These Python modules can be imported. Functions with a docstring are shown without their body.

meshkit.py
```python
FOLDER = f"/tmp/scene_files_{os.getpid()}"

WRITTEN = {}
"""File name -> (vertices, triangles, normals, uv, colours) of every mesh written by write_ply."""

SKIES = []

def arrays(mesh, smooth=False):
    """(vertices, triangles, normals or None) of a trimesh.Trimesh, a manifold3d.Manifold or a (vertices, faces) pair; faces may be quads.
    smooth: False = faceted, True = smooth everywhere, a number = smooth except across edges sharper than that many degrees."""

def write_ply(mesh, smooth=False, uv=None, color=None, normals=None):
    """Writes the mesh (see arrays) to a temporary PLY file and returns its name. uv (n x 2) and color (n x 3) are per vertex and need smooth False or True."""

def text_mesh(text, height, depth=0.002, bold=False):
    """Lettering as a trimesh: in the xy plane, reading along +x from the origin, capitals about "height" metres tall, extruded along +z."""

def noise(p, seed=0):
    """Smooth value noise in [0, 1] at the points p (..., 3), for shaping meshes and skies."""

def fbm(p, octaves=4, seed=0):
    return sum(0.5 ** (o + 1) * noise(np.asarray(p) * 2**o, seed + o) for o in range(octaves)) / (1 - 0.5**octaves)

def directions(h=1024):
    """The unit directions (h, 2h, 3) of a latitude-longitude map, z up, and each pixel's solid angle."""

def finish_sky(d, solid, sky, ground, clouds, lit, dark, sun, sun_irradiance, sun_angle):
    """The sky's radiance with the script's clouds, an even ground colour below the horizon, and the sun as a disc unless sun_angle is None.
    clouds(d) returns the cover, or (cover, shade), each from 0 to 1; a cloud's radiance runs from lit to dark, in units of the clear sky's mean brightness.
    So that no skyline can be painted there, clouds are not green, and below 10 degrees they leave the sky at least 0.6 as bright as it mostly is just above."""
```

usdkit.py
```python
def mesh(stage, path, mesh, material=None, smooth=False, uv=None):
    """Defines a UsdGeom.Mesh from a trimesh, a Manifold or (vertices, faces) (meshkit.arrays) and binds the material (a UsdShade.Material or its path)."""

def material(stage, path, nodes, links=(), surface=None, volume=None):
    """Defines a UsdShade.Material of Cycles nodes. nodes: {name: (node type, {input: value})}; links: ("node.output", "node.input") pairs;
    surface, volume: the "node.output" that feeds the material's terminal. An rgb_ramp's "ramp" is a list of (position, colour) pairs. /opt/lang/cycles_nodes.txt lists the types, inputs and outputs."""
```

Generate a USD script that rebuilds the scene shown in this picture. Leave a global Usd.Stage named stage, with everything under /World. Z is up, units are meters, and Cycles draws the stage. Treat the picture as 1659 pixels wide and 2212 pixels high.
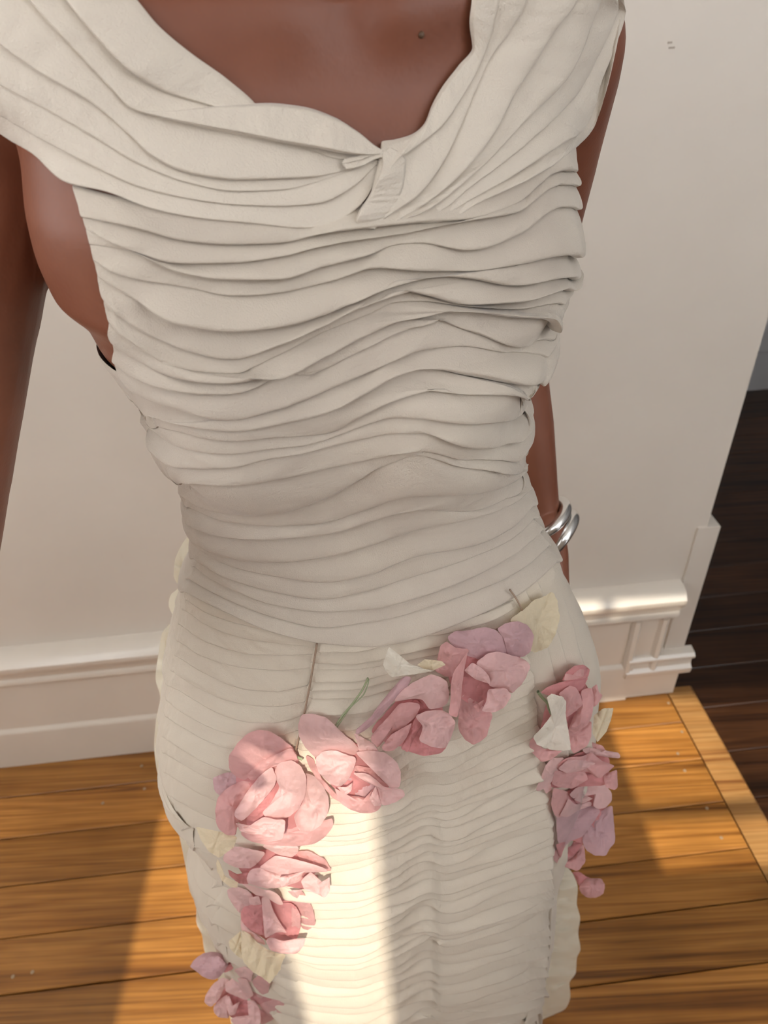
import math, random
import numpy as np, trimesh, usdkit, manifold3d
from meshkit import fbm, noise
from pxr import Usd, UsdGeom, UsdLux, UsdShade, Gf, Sdf
from scipy.interpolate import PchipInterpolator, LinearNDInterpolator, NearestNDInterpolator
from scipy.ndimage import gaussian_filter
from shapely.geometry import Polygon, Point
from shapely import contains_xy

stage = Usd.Stage.CreateInMemory()
UsdGeom.SetStageUpAxis(stage, UsdGeom.Tokens.z)
UsdGeom.SetStageMetersPerUnit(stage, 1.0)
UsdGeom.Xform.Define(stage, '/World')

# ------------------------------------------------------------------ camera, sky, sun, exposure
F, PITCH, ROLL, EYE = 1522.0, math.radians(36.5), math.radians(-3.0), np.array([0, 0, 1.38])
EXPOSURE = 1.1
SUN_E, SUN_AZ = math.radians(50.0), math.radians(-1.0)
FW = np.array([0, math.cos(PITCH), -math.sin(PITCH)]); UP0 = np.array([0, math.sin(PITCH), math.cos(PITCH)]); RT0 = np.array([1.0, 0, 0])
RT = math.cos(ROLL) * RT0 + math.sin(ROLL) * UP0
UP = -math.sin(ROLL) * RT0 + math.cos(ROLL) * UP0
cam = UsdGeom.Camera.Define(stage, '/World/camera')
m4 = np.eye(4); m4[0, :3] = RT; m4[1, :3] = UP; m4[2, :3] = -FW; m4[3, :3] = EYE
cam.AddTransformOp().Set(Gf.Matrix4d(*m4.ravel().tolist()))
cam.CreateHorizontalApertureAttr(7.2); cam.CreateVerticalApertureAttr(7.2 * 2212 / 1659)
FL = 7.2 * F / 1659
cam.CreateFocalLengthAttr(FL)
cam.CreateFStopAttr(FL / 2.0); cam.CreateFocusDistanceAttr(0.42)
cam.CreateClippingRangeAttr(Gf.Vec2f(0.01, 100)); cam.CreateExposureAttr(EXPOSURE)
sky = UsdLux.DomeLight.Define(stage, '/World/sky'); sky.CreateColorAttr(Gf.Vec3f(0.95, 0.97, 1.0)); sky.CreateIntensityAttr(0.76)
sun = UsdLux.DistantLight.Define(stage, '/World/sun'); sun.CreateAngleAttr(0.6); sun.CreateColorAttr(Gf.Vec3f(1.0, 0.91, 0.76)); sun.CreateIntensityAttr(6300.0)
sun.AddRotateXYZOp().Set(Gf.Vec3f(0, 0, 0))
# the sun stands behind the camera (towards -y): its light travels along +y and down
L = np.array([math.sin(SUN_AZ) * math.cos(SUN_E), math.cos(SUN_AZ) * math.cos(SUN_E), -math.sin(SUN_E)])
zb = -L; xb = np.cross([0, 0, 1.0], zb); xb /= np.linalg.norm(xb); yb = np.cross(zb, xb)
sm = np.eye(4); sm[0, :3] = xb; sm[1, :3] = yb; sm[2, :3] = zb
sun.ClearXformOpOrder(); sun.AddTransformOp(opSuffix='aim').Set(Gf.Matrix4d(*sm.ravel().tolist()))

# ------------------------------------------------------------------ helpers
used = {}
def numbered(parent, name):
    k = used.get((parent, name), -1) + 1; used[(parent, name)] = k
    return name if k == 0 else f'{name}_{k:03d}'
def keys(p, label=None, cat=None, group=None, kind=None):
    for k, v in (('label', label), ('category', cat), ('group', group), ('kind', kind)):
        if v: p.SetCustomDataByKey(k, v)
    return p
def thing(name, label=None, cat=None, group=None, kind=None):
    p = UsdGeom.Xform.Define(stage, '/World/' + numbered('/World', name)).GetPrim()
    return keys(p, label, cat, group, kind)
def obj(name, mesh, mat, parent=None, smooth=False, **kw):
    pp = '/World' if parent is None else str(parent.GetPath())
    m = usdkit.mesh(stage, pp + '/' + numbered(pp, name), mesh, mat, smooth=smooth)
    m.CreateDoubleSidedAttr(True)
    return keys(m.GetPrim(), **kw)
def ray(u, v):
    x, y = (np.asarray(u, float) - 829.5) / F, (1106 - np.asarray(v, float)) / F
    return x[..., None] * RT + y[..., None] * UP + FW
def at_y(u, v, Y, k=0.0, x0=0.0):          # the point of the plane y = Y + k (x - x0) seen at a pixel
    d = ray(u, v); t = (Y - k * x0) / (d[..., 1] - k * d[..., 0])
    return EYE + d * np.asarray(t)[..., None]
def proj(p):
    q = np.asarray(p) - EYE; z = q @ FW
    return 829.5 + F * (q @ RT) / z, 1106 - F * (q @ UP) / z, z
def bx(x0, x1, y0, y1, z0, z1):
    m = trimesh.creation.box((x1 - x0, y1 - y0, z1 - z0)); m.apply_translation(((x0 + x1) / 2, (y0 + y1) / 2, (z0 + z1) / 2)); return m
def cat(ms): return trimesh.util.concatenate(ms)
def grid_faces(n, m, wrap=False):
    i, j = np.meshgrid(np.arange(n - 1), np.arange(m if wrap else m - 1), indexing='ij'); k = (j + 1) % m
    return np.stack([i * m + j, i * m + k, (i + 1) * m + k, (i + 1) * m + j], -1).reshape(-1, 4)
def quads(v, f):
    f = np.asarray(f); return trimesh.Trimesh(v, np.vstack([f[:, [0, 1, 2]], f[:, [0, 2, 3]]]), process=False)
def tube(pts, rad, sides=8, cap=True):
    p = np.asarray(pts, float); t = np.gradient(p, axis=0); t /= np.linalg.norm(t, axis=1, keepdims=True)
    ref = np.array([0.3, 0.2, 0.93]); a = np.cross(t, ref); a /= np.linalg.norm(a, axis=1, keepdims=True); b = np.cross(t, a)
    g = np.arange(sides) * 2 * np.pi / sides; r = np.broadcast_to(rad, (len(p),))[:, None, None]
    v = p[:, None] + r * (np.cos(g)[None, :, None] * a[:, None] + np.sin(g)[None, :, None] * b[:, None])
    m = quads(v.reshape(-1, 3), grid_faces(len(p), sides, True)); return m
def spline(p, n):
    p = np.asarray(p, float); d = np.r_[0, np.cumsum(np.linalg.norm(np.diff(p, axis=0), axis=1) + 1e-9)]
    return PchipInterpolator(d, p, axis=0)(np.linspace(0, d[-1], n))
def spheres(chain):                          # a tapering limb: hulls of neighbouring spheres
    out = []
    for (p, r), (q, s) in zip(chain[:-1], chain[1:]):
        pts = np.vstack([trimesh.creation.icosphere(2, r).vertices + p, trimesh.creation.icosphere(2, s).vertices + q])
        out.append(manifold3d.Manifold.hull_points(pts))
    return out
LOOK = '/World/Looks/'
UsdGeom.Scope.Define(stage, '/World/Looks')
def plain(name, col, rough=0.5, noise_amt=0.0, scale=8.0, bump=0.0, bscale=200.0, **kw):
    n = {'p': ('principled_bsdf', {'base_color': col, 'roughness': rough, **kw})}; l = []
    if noise_amt or bump: n['c'] = ('texture_coordinate', {})
    if noise_amt:
        n['n'] = ('noise_texture', {'scale': scale, 'detail': 5.0}); l.append(('c.object', 'n.vector'))
        n['r'] = ('rgb_ramp', {'ramp': [(0.3, [x * (1 - noise_amt) for x in col]), (0.7, [min(1, x * (1 + noise_amt * 0.6)) for x in col])]})
        l += [('n.fac', 'r.fac'), ('r.color', 'p.base_color')]
    if bump:
        n['bn'] = ('noise_texture', {'scale': bscale, 'detail': 3.0}); n['b'] = ('bump', {'strength': bump, 'distance': 0.001})
        l += [('c.object', 'bn.vector'), ('bn.fac', 'b.height'), ('b.normal', 'p.normal')]
    return usdkit.material(stage, LOOK + name, n, l, surface='p.BSDF')
def cloth(name, col, trans=0.25, sheer=0.0, rough=0.75, bump=0.25, bscale=1400.0, tint=None, vary=0.0, vscale=25.0, sheen=0.3, col2=None):
    n = {'c': ('texture_coordinate', {}), 'bn': ('noise_texture', {'scale': bscale, 'detail': 0.0}), 'b': ('bump', {'strength': bump, 'distance': 0.0006}),
         'p': ('principled_bsdf', {'base_color': col, 'roughness': rough, 'sheen_weight': sheen, 'sheen_roughness': 0.4, 'specular_ior_level': 0.25}),
         't': ('translucent_bsdf', {'color': tint or col}), 'm': ('mix_closure', {'fac': trans})}
    l = [('c.object', 'bn.vector'), ('bn.fac', 'b.height'), ('b.normal', 'p.normal'), ('p.BSDF', 'm.closure1'), ('t.BSDF', 'm.closure2')]
    if vary:
        n['vn'] = ('noise_texture', {'scale': vscale, 'detail': 3.0}); c2 = col2 or [x * (1 - vary) for x in col]
        n['vr'] = ('rgb_ramp', {'ramp': [(0.35, c2), (0.65, col)]})
        l += [('c.object', 'vn.vector'), ('vn.fac', 'vr.fac'), ('vr.color', 'p.base_color'), ('vr.color', 't.color')]
    out = 'm.closure'
    if trans <= 0:
        n.pop('t'); n.pop('m'); l = [x for x in l if x[1].split('.')[0] not in ('t', 'm')]; out = 'p.BSDF'
    if sheer:
        n['x'] = ('transparent_bsdf', {'color': (1, 0.97, 0.93)}); n['s'] = ('mix_closure', {'fac': sheer})
        l += [(out, 's.closure1'), ('x.BSDF', 's.closure2')]; out = 's.closure'
    return usdkit.material(stage, LOOK + name, n, l, surface=out)
M = {}
M['wall'] = plain('wall_paint', (0.69, 0.63, 0.555), 0.42, 0.05, 3.0, 0.25, 60.0)
M['trim'] = plain('trim_gloss', (0.72, 0.655, 0.57), 0.22, 0.04, 5.0, 0.15, 40.0)
M['ceil'] = plain('ceiling_paint', (0.80, 0.78, 0.74), 0.8)
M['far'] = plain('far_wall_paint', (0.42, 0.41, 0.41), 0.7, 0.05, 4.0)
M['curtain'] = plain('curtain_cloth', (0.62, 0.57, 0.50), 0.9)
M['frame'] = plain('window_paint', (0.75, 0.73, 0.70), 0.4)
def wood(name, dark, mid, light, rough=0.32, seed=0.0):
    n = {'c': ('texture_coordinate', {}), 'o': ('object_info', {}), 'rv': ('math', {'math_type': 'multiply', 'value2': 40.0}), 'cv': ('combine_xyz', {}),
         'add': ('vector_math', {'math_type': 'add'}),
         'mp': ('mapping', {'scale': (0.38, 13.0, 13.0)}),
         'w': ('noise_texture', {'scale': 1.5, 'detail': 3.0, 'distortion': 0.6}),
         'mm': ('math', {'math_type': 'multiply', 'value2': 6.0}), 'fr': ('math', {'math_type': 'pingpong', 'value2': 1.0}),
         'r': ('rgb_ramp', {'ramp': [(0.0, dark), (0.25, mid), (0.75, light), (1.0, mid)]}),
         'mp2': ('mapping', {'scale': (4.0, 230.0, 230.0)}), 'f': ('noise_texture', {'scale': 1.0, 'detail': 2.0}),
         'r2': ('rgb_ramp', {'ramp': [(0.35, (0.62, 0.58, 0.55)), (0.6, (1, 1, 1))]}), 'mx': ('mix_color', {'blend_type': 'multiply', 'fac': 0.75}),
         'bl': ('noise_texture', {'scale': 5.0, 'detail': 3.0}), 'r3': ('rgb_ramp', {'ramp': [(0.3, (0.72, 0.68, 0.64)), (0.62, (1.05, 1.02, 1.0))]}), 'mx2': ('mix_color', {'blend_type': 'multiply', 'fac': 0.8}),
         'hv': ('map_range', {'from_min': 0.0, 'from_max': 1.0, 'to_min': 0.72, 'to_max': 1.12}), 'hs': ('hsv', {}),
         'b': ('bump', {'strength': 0.25, 'distance': 0.0012}), 'p': ('principled_bsdf', {'roughness': rough, 'specular_ior_level': 0.45})}
    l = [('o.random', 'rv.value1'), ('rv.value', 'cv.x'), ('rv.value', 'cv.z'), ('c.object', 'add.vector1'), ('cv.vector', 'add.vector2'),
         ('add.vector', 'mp.vector'), ('mp.vector', 'w.vector'), ('w.fac', 'mm.value1'), ('mm.value', 'fr.value1'), ('fr.value', 'r.fac'),
         ('add.vector', 'mp2.vector'), ('mp2.vector', 'f.vector'), ('f.fac', 'r2.fac'), ('r.color', 'mx.a'), ('r2.color', 'mx.b'),
         ('add.vector', 'bl.vector'), ('bl.fac', 'r3.fac'), ('mx.result', 'mx2.a'), ('r3.color', 'mx2.b'),
         ('o.random', 'hv.value'), ('hv.result', 'hs.value'), ('mx2.result', 'hs.color'), ('hs.color', 'p.base_color'),
         ('f.fac', 'b.height'), ('b.normal', 'p.normal')]
    return usdkit.material(stage, LOOK + name, n, l, surface='p.BSDF')
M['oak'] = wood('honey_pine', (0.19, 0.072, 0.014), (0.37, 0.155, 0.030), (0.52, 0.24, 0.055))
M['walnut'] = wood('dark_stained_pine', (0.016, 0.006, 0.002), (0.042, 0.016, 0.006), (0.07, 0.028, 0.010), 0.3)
M['gap'] = plain('joint_dirt', (0.02, 0.013, 0.008), 0.9)
M['nail'] = plain('nail_filler', (0.36, 0.26, 0.16), 0.35)
M['skin'] = usdkit.material(stage, LOOK + 'skin', {
    'c': ('texture_coordinate', {}), 'n': ('noise_texture', {'scale': 14.0, 'detail': 4.0}),
    'r': ('rgb_ramp', {'ramp': [(0.3, (0.18, 0.060, 0.032)), (0.7, (0.25, 0.090, 0.049))]}),
    'bn': ('noise_texture', {'scale': 420.0, 'detail': 1.0}), 'b': ('bump', {'strength': 0.18, 'distance': 0.0006}),
    'p': ('principled_bsdf', {'roughness': 0.45, 'specular_ior_level': 0.4})},
    [('c.object', 'n.vector'), ('n.fac', 'r.fac'), ('r.color', 'p.base_color'), ('c.object', 'bn.vector'), ('bn.fac', 'b.height'), ('b.normal', 'p.normal')], surface='p.BSDF')
IV = (0.64, 0.575, 0.49)
M['chiffon'] = cloth('ivory_chiffon', (0.605, 0.54, 0.455), 0.0, 0.0, bump=0.35, vary=0.2, vscale=11.0, col2=(0.53, 0.465, 0.395), tint=(0.85, 0.78, 0.66))
M['drape'] = cloth('ivory_silk_drape', IV, 0.0, 0.0, rough=0.58, bump=0.35, tint=(0.85, 0.78, 0.66))
M['skirt'] = cloth('ivory_ruched_silk', (0.615, 0.545, 0.45), 0.0, 0.0, bump=0.25)
M['back'] = cloth('cream_silk', (0.84, 0.79, 0.66), 0.35, 0.0, bump=0.2, tint=(0.9, 0.82, 0.6))
M['lining'] = cloth('dress_lining', (0.60, 0.53, 0.45), 0.0, 0.0, vary=0.25, vscale=9.0, col2=(0.56, 0.50, 0.43))
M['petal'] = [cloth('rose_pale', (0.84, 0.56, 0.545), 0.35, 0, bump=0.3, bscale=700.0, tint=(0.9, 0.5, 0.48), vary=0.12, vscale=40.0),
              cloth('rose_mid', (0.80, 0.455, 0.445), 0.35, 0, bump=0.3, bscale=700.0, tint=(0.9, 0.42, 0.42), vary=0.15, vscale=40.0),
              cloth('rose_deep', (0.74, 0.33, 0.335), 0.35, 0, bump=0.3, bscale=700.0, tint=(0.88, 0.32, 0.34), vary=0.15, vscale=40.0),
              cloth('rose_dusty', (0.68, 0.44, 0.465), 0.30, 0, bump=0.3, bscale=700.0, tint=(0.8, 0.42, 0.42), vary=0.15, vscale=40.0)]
M['leaf'] = cloth('cream_leaf', (0.76, 0.67, 0.50), 0.35, 0, bump=0.3, bscale=900.0, tint=(0.85, 0.72, 0.45))
M['leafw'] = cloth('white_leaf', (0.80, 0.75, 0.65), 0.3, 0, bump=0.3, bscale=900.0)
M['green'] = plain('green_wire', (0.30, 0.34, 0.20), 0.6, 0.2, 60.0)
M['stitch'] = plain('stitched_seam', (0.36, 0.26, 0.19), 0.8)
M['silver'] = plain('silver', (0.78, 0.77, 0.75), 0.16, metallic=1.0)
M['hair'] = plain('brown_hair', (0.10, 0.055, 0.03), 0.45, 0.4, 90.0)
M['eye'] = plain('eye_white', (0.8, 0.78, 0.76), 0.2)
M['iris'] = plain('iris', (0.10, 0.07, 0.04), 0.2)
M['lip'] = plain('lips', (0.34, 0.12, 0.095), 0.4)
M['nailp'] = plain('fingernail', (0.72, 0.45, 0.38), 0.25)

# ------------------------------------------------------------------ the room
WA = math.radians(3.865); WO = np.array([-0.9081, 0.9864]); WD = np.array([math.cos(WA), math.sin(WA)]); WN = np.array([-WD[1], WD[0]])
def wl(mesh):                                # wall frame (along the wall, behind it, up) -> world
    v = np.array(mesh.vertices); q = v.copy(); q[:, :2] = WO + v[:, :1] * WD + v[:, 1:2] * WN
    return trimesh.Trimesh(q, mesh.faces, process=False)
S0, S1 = -1.35, 1.553                        # where the back wall begins and ends along its run
back = obj('wall_back', wl(cat([bx(S0, S1, 0, 0.14, 0, 2.7), bx(S1 - 0.02, S1 + 0.026, -0.004, 0.144, 0, 0.495)])), M['wall'], kind='structure')
def profile_run(prof, axis, a, b, corner_a=0.0, corner_b=0.0):   # extrude a (out, across) outline along the wall, mitred ends
    prof = np.asarray(prof, float); n = len(prof); v = []
    for e, c in ((a, corner_a), (b, corner_b)):
        for o, h in prof: v.append((e + c * h, -o, h) if axis == 'x' else (h, -o, e + c * h))
    f = [(i, (i + 1) % n, n + (i + 1) % n, n + i) for i in range(n)]
    tri = list(np.vstack([[(q[0], q[1], q[2]), (q[0], q[2], q[3])] for q in f]))
    cap = trimesh.creation.triangulate_polygon(Polygon(prof), engine='earcut')[1]
    return trimesh.Trimesh(np.array(v), np.vstack([tri, cap, cap[:, ::-1] + n]), process=False)
base = thing('baseboard_back', kind='structure')
plinth = [(0, 0), (0.020, 0), (0.020, 0.108), (0.018, 0.114), (0.013, 0.119), (0.012, 0.122), (0, 0.122)]
board = [(0, 0.10), (0.012, 0.10), (0.012, 0.262), (0, 0.262)]
capm = [(0, 0.256), (0.014, 0.256), (0.020, 0.262), (0.022, 0.270), (0.030, 0.276), (0.030, 0.284), (0.026, 0.290), (0.028, 0.300), (0.040, 0.318), (0.043, 0.326), (0.043, 0.336), (0.038, 0.342), (0.030, 0.350), (0.016, 0.356), (0, 0.357)]
obj('plinth', wl(profile_run(plinth, 'x', S0, 1.46)), M['trim'], base, smooth=35)
obj('board', wl(profile_run(board, 'x', S0, 1.50)), M['trim'], base)
obj('cap_moulding', wl(profile_run(capm, 'x', S0, 1.528)), M['trim'], base, smooth=35)
vert = [(0, 1.436), (0.016, 1.436), (0.022, 1.441), (0.024, 1.450), (0.016, 1.458), (0.014, 1.472), (0.014, 1.496), (0.022, 1.502), (0.024, 1.510), (0.018, 1.517), (0.008, 1.522), (0, 1.524)]
obj('upright_moulding', wl(profile_run(vert, 'z', 0.085, 0.262)), M['trim'], base, smooth=35)
low1 = [(0, 0.075), (0.016, 0.075), (0.024, 0.081), (0.026, 0.089), (0.026, 0.098), (0.018, 0.105), (0.016, 0.118), (0.020, 0.124), (0.026, 0.132), (0.026, 0.138), (0.020, 0.144), (0, 0.147)]
obj('low_moulding', wl(profile_run(low1, 'x', 1.445, S1 + 0.045)), M['trim'], base, smooth=35)
obj('low_board', wl(bx(1.44, S1 + 0.026, -0.014, 0, 0, 0.08)), M['trim'], base)

def plank(x0, x1, y0, y1, z1=0.0, th=0.02, c=0.0016):
    v = []
    for zz, i in ((z1 - th, 0), (z1 - c, 0), (z1, c)):
        v += [(x0 + i, y0 + i, zz), (x1 - i, y0 + i, zz), (x1 - i, y1 - i, zz), (x0 + i, y1 - i, zz)]
    f = [(0, 3, 2, 1), (8, 9, 10, 11)]
    for r in (0, 4):
        for k in range(4): f.append((r + k, r + (k + 1) % 4, r + 4 + (k + 1) % 4, r + 4 + k))
    return quads(np.array(v, float), f)
NX0, NX1 = 1.5665, 1.6325                   # nosing board along the wall frame
rng = random.Random(4)
floor = thing('floor', kind='structure')
obj('subfloor', wl(bx(S0, NX1 - 0.012, -1.95, 0.0, -0.06, -0.021)), M['gap'], floor)
y, k = -0.002, 0
while y > -1.93:
    w = 0.098 + rng.uniform(-0.004, 0.004)
    cuts = [S0, NX0] if k % 3 == 0 else [S0, rng.uniform(-0.3, 0.1) if k % 2 else rng.uniform(-0.9, -0.4), NX0]
    if k == 6: cuts = [S0, NX0]
    for a, b in zip(cuts[:-1], cuts[1:]):
        obj('plank', wl(plank(a + 0.001, b - 0.001, y - w + 0.0011, y - 0.0011, rng.uniform(-0.0008, 0.0004))), M['oak'], floor)
    y -= w; k += 1
def nosing():
    g = np.linspace(-math.pi / 2, math.pi / 2, 9); prof = [(NX0 + 0.001, -0.024), (NX1 - 0.010, -0.024)] + [(NX1 - 0.010 + 0.012 * math.cos(t), -0.012 + 0.012 * math.sin(t)) for t in g] + [(NX0 + 0.001, 0.0)]
    m = trimesh.creation.extrude_polygon(Polygon(prof), 1.95, engine='earcut'); v = np.array(m.vertices)
    return trimesh.Trimesh(np.c_[v[:, 0], -v[:, 2], v[:, 1]], m.faces, process=False)
M['nosing'] = wood('nosing_pine', (0.26, 0.10, 0.03), (0.48, 0.24, 0.075), (0.56, 0.31, 0.11))
obj('nosing', wl(nosing()), M['nosing'], floor, label='lighter board running along the edge of the landing')
for px in [(1444, 1519), (1473, 1581), (1464, 1628), (1479, 1665), (1527, 1746), (1558, 1810), (70, 2100), (306, 1655), (312, 1704), (222, 1735), (28, 2110)]:
    d = ray(*px); p = EYE + d * (-EYE[2] / d[2]); c = trimesh.creation.cylinder(0.0032, 0.0012, sections=12); c.apply_translation(p + [0, 0, 0.0004])
    obj('nail_head', c, M['nail'], floor)
ZL = -0.18
obj('trim_1', wl(bx(NX1 - 0.03, NX1 - 0.012, -1.95, 0.0, ZL, -0.0245)), M['walnut'], kind='structure')
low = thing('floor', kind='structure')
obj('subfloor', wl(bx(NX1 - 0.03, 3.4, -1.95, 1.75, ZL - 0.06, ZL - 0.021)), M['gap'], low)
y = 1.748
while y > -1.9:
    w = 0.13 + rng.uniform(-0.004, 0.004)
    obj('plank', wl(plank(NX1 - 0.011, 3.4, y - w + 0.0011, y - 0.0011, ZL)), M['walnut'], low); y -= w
# far side of the dark hall, and the walls round the room that the light needs
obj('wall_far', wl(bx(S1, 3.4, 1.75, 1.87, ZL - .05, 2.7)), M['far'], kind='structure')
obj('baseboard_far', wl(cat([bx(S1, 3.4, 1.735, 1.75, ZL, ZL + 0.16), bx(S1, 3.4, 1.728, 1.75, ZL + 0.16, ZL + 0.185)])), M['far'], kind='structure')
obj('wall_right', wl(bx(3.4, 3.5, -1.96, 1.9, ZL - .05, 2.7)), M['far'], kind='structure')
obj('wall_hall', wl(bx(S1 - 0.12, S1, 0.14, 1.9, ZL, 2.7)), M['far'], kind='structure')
obj('ceiling', bx(-2.4, 2.7, -0.93, 3.1, 2.7, 2.8), M['ceil'], kind='structure')
YF = -0.85
def wall_with_holes(x0, x1, z0, z1, holes, th=0.03):  # (across, up) outline with openings
    p = Polygon([(x0, z0), (x1, z0), (x1, z1), (x0, z1)], [[(a, c), (b, c), (b, d), (a, d)] for a, b, c, d in holes])
    return trimesh.creation.extrude_polygon(p, th, engine='earcut')
HOLES = [(-1.62, -1.02, 1.25, 2.62), (1.42, 2.30, 1.25, 2.62), (-0.474, 0.03, 1.36, 2.37), (0.36, 1.30, 1.80, 2.645)]
mf = wall_with_holes(-2.35, 2.6, -0.25, 2.75, HOLES); v = np.array(mf.vertices)
obj('wall_front', trimesh.Trimesh(np.c_[v[:, 0], YF - v[:, 2], v[:, 1]], mf.faces, process=False), M['wall'], kind='structure')
LH = [(-0.70, 0.30, 1.2, 2.5)]
ml = wall_with_holes(-0.95, 1.2, -0.05, 2.75, LH); v = np.array(ml.vertices)
obj('wall_left', trimesh.Trimesh(np.c_[-2.25 + v[:, 2] - 0.05, v[:, 0], v[:, 1]], ml.faces, process=False), M['wall'], kind='structure')
w1 = thing('window_1', kind='structure')
fb = lambda x0, x1, z0, z1: bx(x0, x1, YF - 0.03, YF - 0.005, z0, z1)
obj('window_frame', cat([fb(-0.25, -0.09, 1.36, 2.37), fb(-0.474, -0.25, 2.04, 2.37)]), M['frame'], w1)
w2 = thing('window_2', kind='structure')
obj('window_frame', cat([fb(0.36, 0.525, 1.80, 2.57), fb(0.525, 1.30, 2.315, 2.585), fb(0.525, 1.30, 1.952, 1.972), fb(0.66, 1.30, 2.585, 2.645), fb(0.47, 0.50, 2.57, 2.645)]), M['frame'], w2)
w3 = thing('window_3', kind='structure')
obj('window_frame', cat([bx(-2.28, -2.22, -0.23, -0.17, 1.2, 2.5), bx(-2.28, -2.22, -0.70, 0.30, 1.83, 1.87)]), M['frame'], w3)
g = np.linspace(0, 1, 60)
cx_, cz_ = np.meshgrid(0.0 + 0.40 * g, [1.30, 2.45], indexing='ij'); cy_ = YF + 0.03 + 0.012 * np.sin(cx_ * 90)
cu = quads(np.stack([cx_, cy_, cz_], -1).reshape(-1, 3), grid_faces(60, 2))
cu2 = quads(np.stack([cx_, cy_ + 0.004, cz_], -1).reshape(-1, 3), grid_faces(60, 2)[:, ::-1])
obj('curtain', cat([cu, cu2]), M['curtain'], label='short curtain drawn over half of the upper window behind the camera', cat='curtain')

# ------------------------------------------------------------------ the trunk: one smooth surface P(theta, s), s about the picture row of its middle
#        s    uL    uR    k    Yc    front  back  n
ROWS = [(  0, -150, 1318, .30, .395, .070, .075, 2.3), (150, -130, 1275, .30, .395, .076, .078, 2.3), (300, 10, 1235, .28, .393, .084, .080, 2.3), (450, 42, 1238, .26, .390, .090, .082, 2.4),
        (540, 62, 1228, .22, .390, .092, .082, 2.4), (600, 84, 1225, .20, .390, .092, .082, 2.4), (650, 122, 1208, .18, .390, .091, .080, 2.4), (700, 156, 1196, .15, .390, .089, .080, 2.4),
        (765, 222, 1172, .12, .390, .084, .078, 2.4), (830, 272, 1143, .10, .390, .079, .076, 2.4), (890, 302, 1136, .08, .390, .075, .074, 2.4), (960, 348, 1126, .06, .390, .071, .071, 2.3),
        (1040, 390, 1128, .04, .390, .069, .070, 2.3), (1100, 412, 1148, .03, .390, .069, .072, 2.3), (1160, 424, 1174, .02, .390, .071, .077, 2.3), (1210, 414, 1198, .01, .390, .074, .085, 2.3),
        (1270, 398, 1226, 0, .390, .077, .095, 2.3), (1320, 384, 1248, 0, .390, .080, .100, 2.3), (1400, 372, 1274, 0, .390, .083, .104, 2.3), (1500, 358, 1286, 0, .390, .086, .104, 2.3),
        (1600, 352, 1281, 0, .390, .090, .102, 2.3), (1680, 356, 1268, 0, .390, .094, .100, 2.3), (1750, 382, 1250, 0, .390, .098, .100, 2.3), (1850, 412, 1220, 0, .390, .102, .102, 2.3),
        (1980, 450, 1194, 0, .390, .107, .105, 2.3), (2080, 484, 1178, 0, .390, .111, .108, 2.3), (2212, 525, 1155, 0, .390, .116, .112, 2.3)]
R = np.array(ROWS, float)
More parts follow.
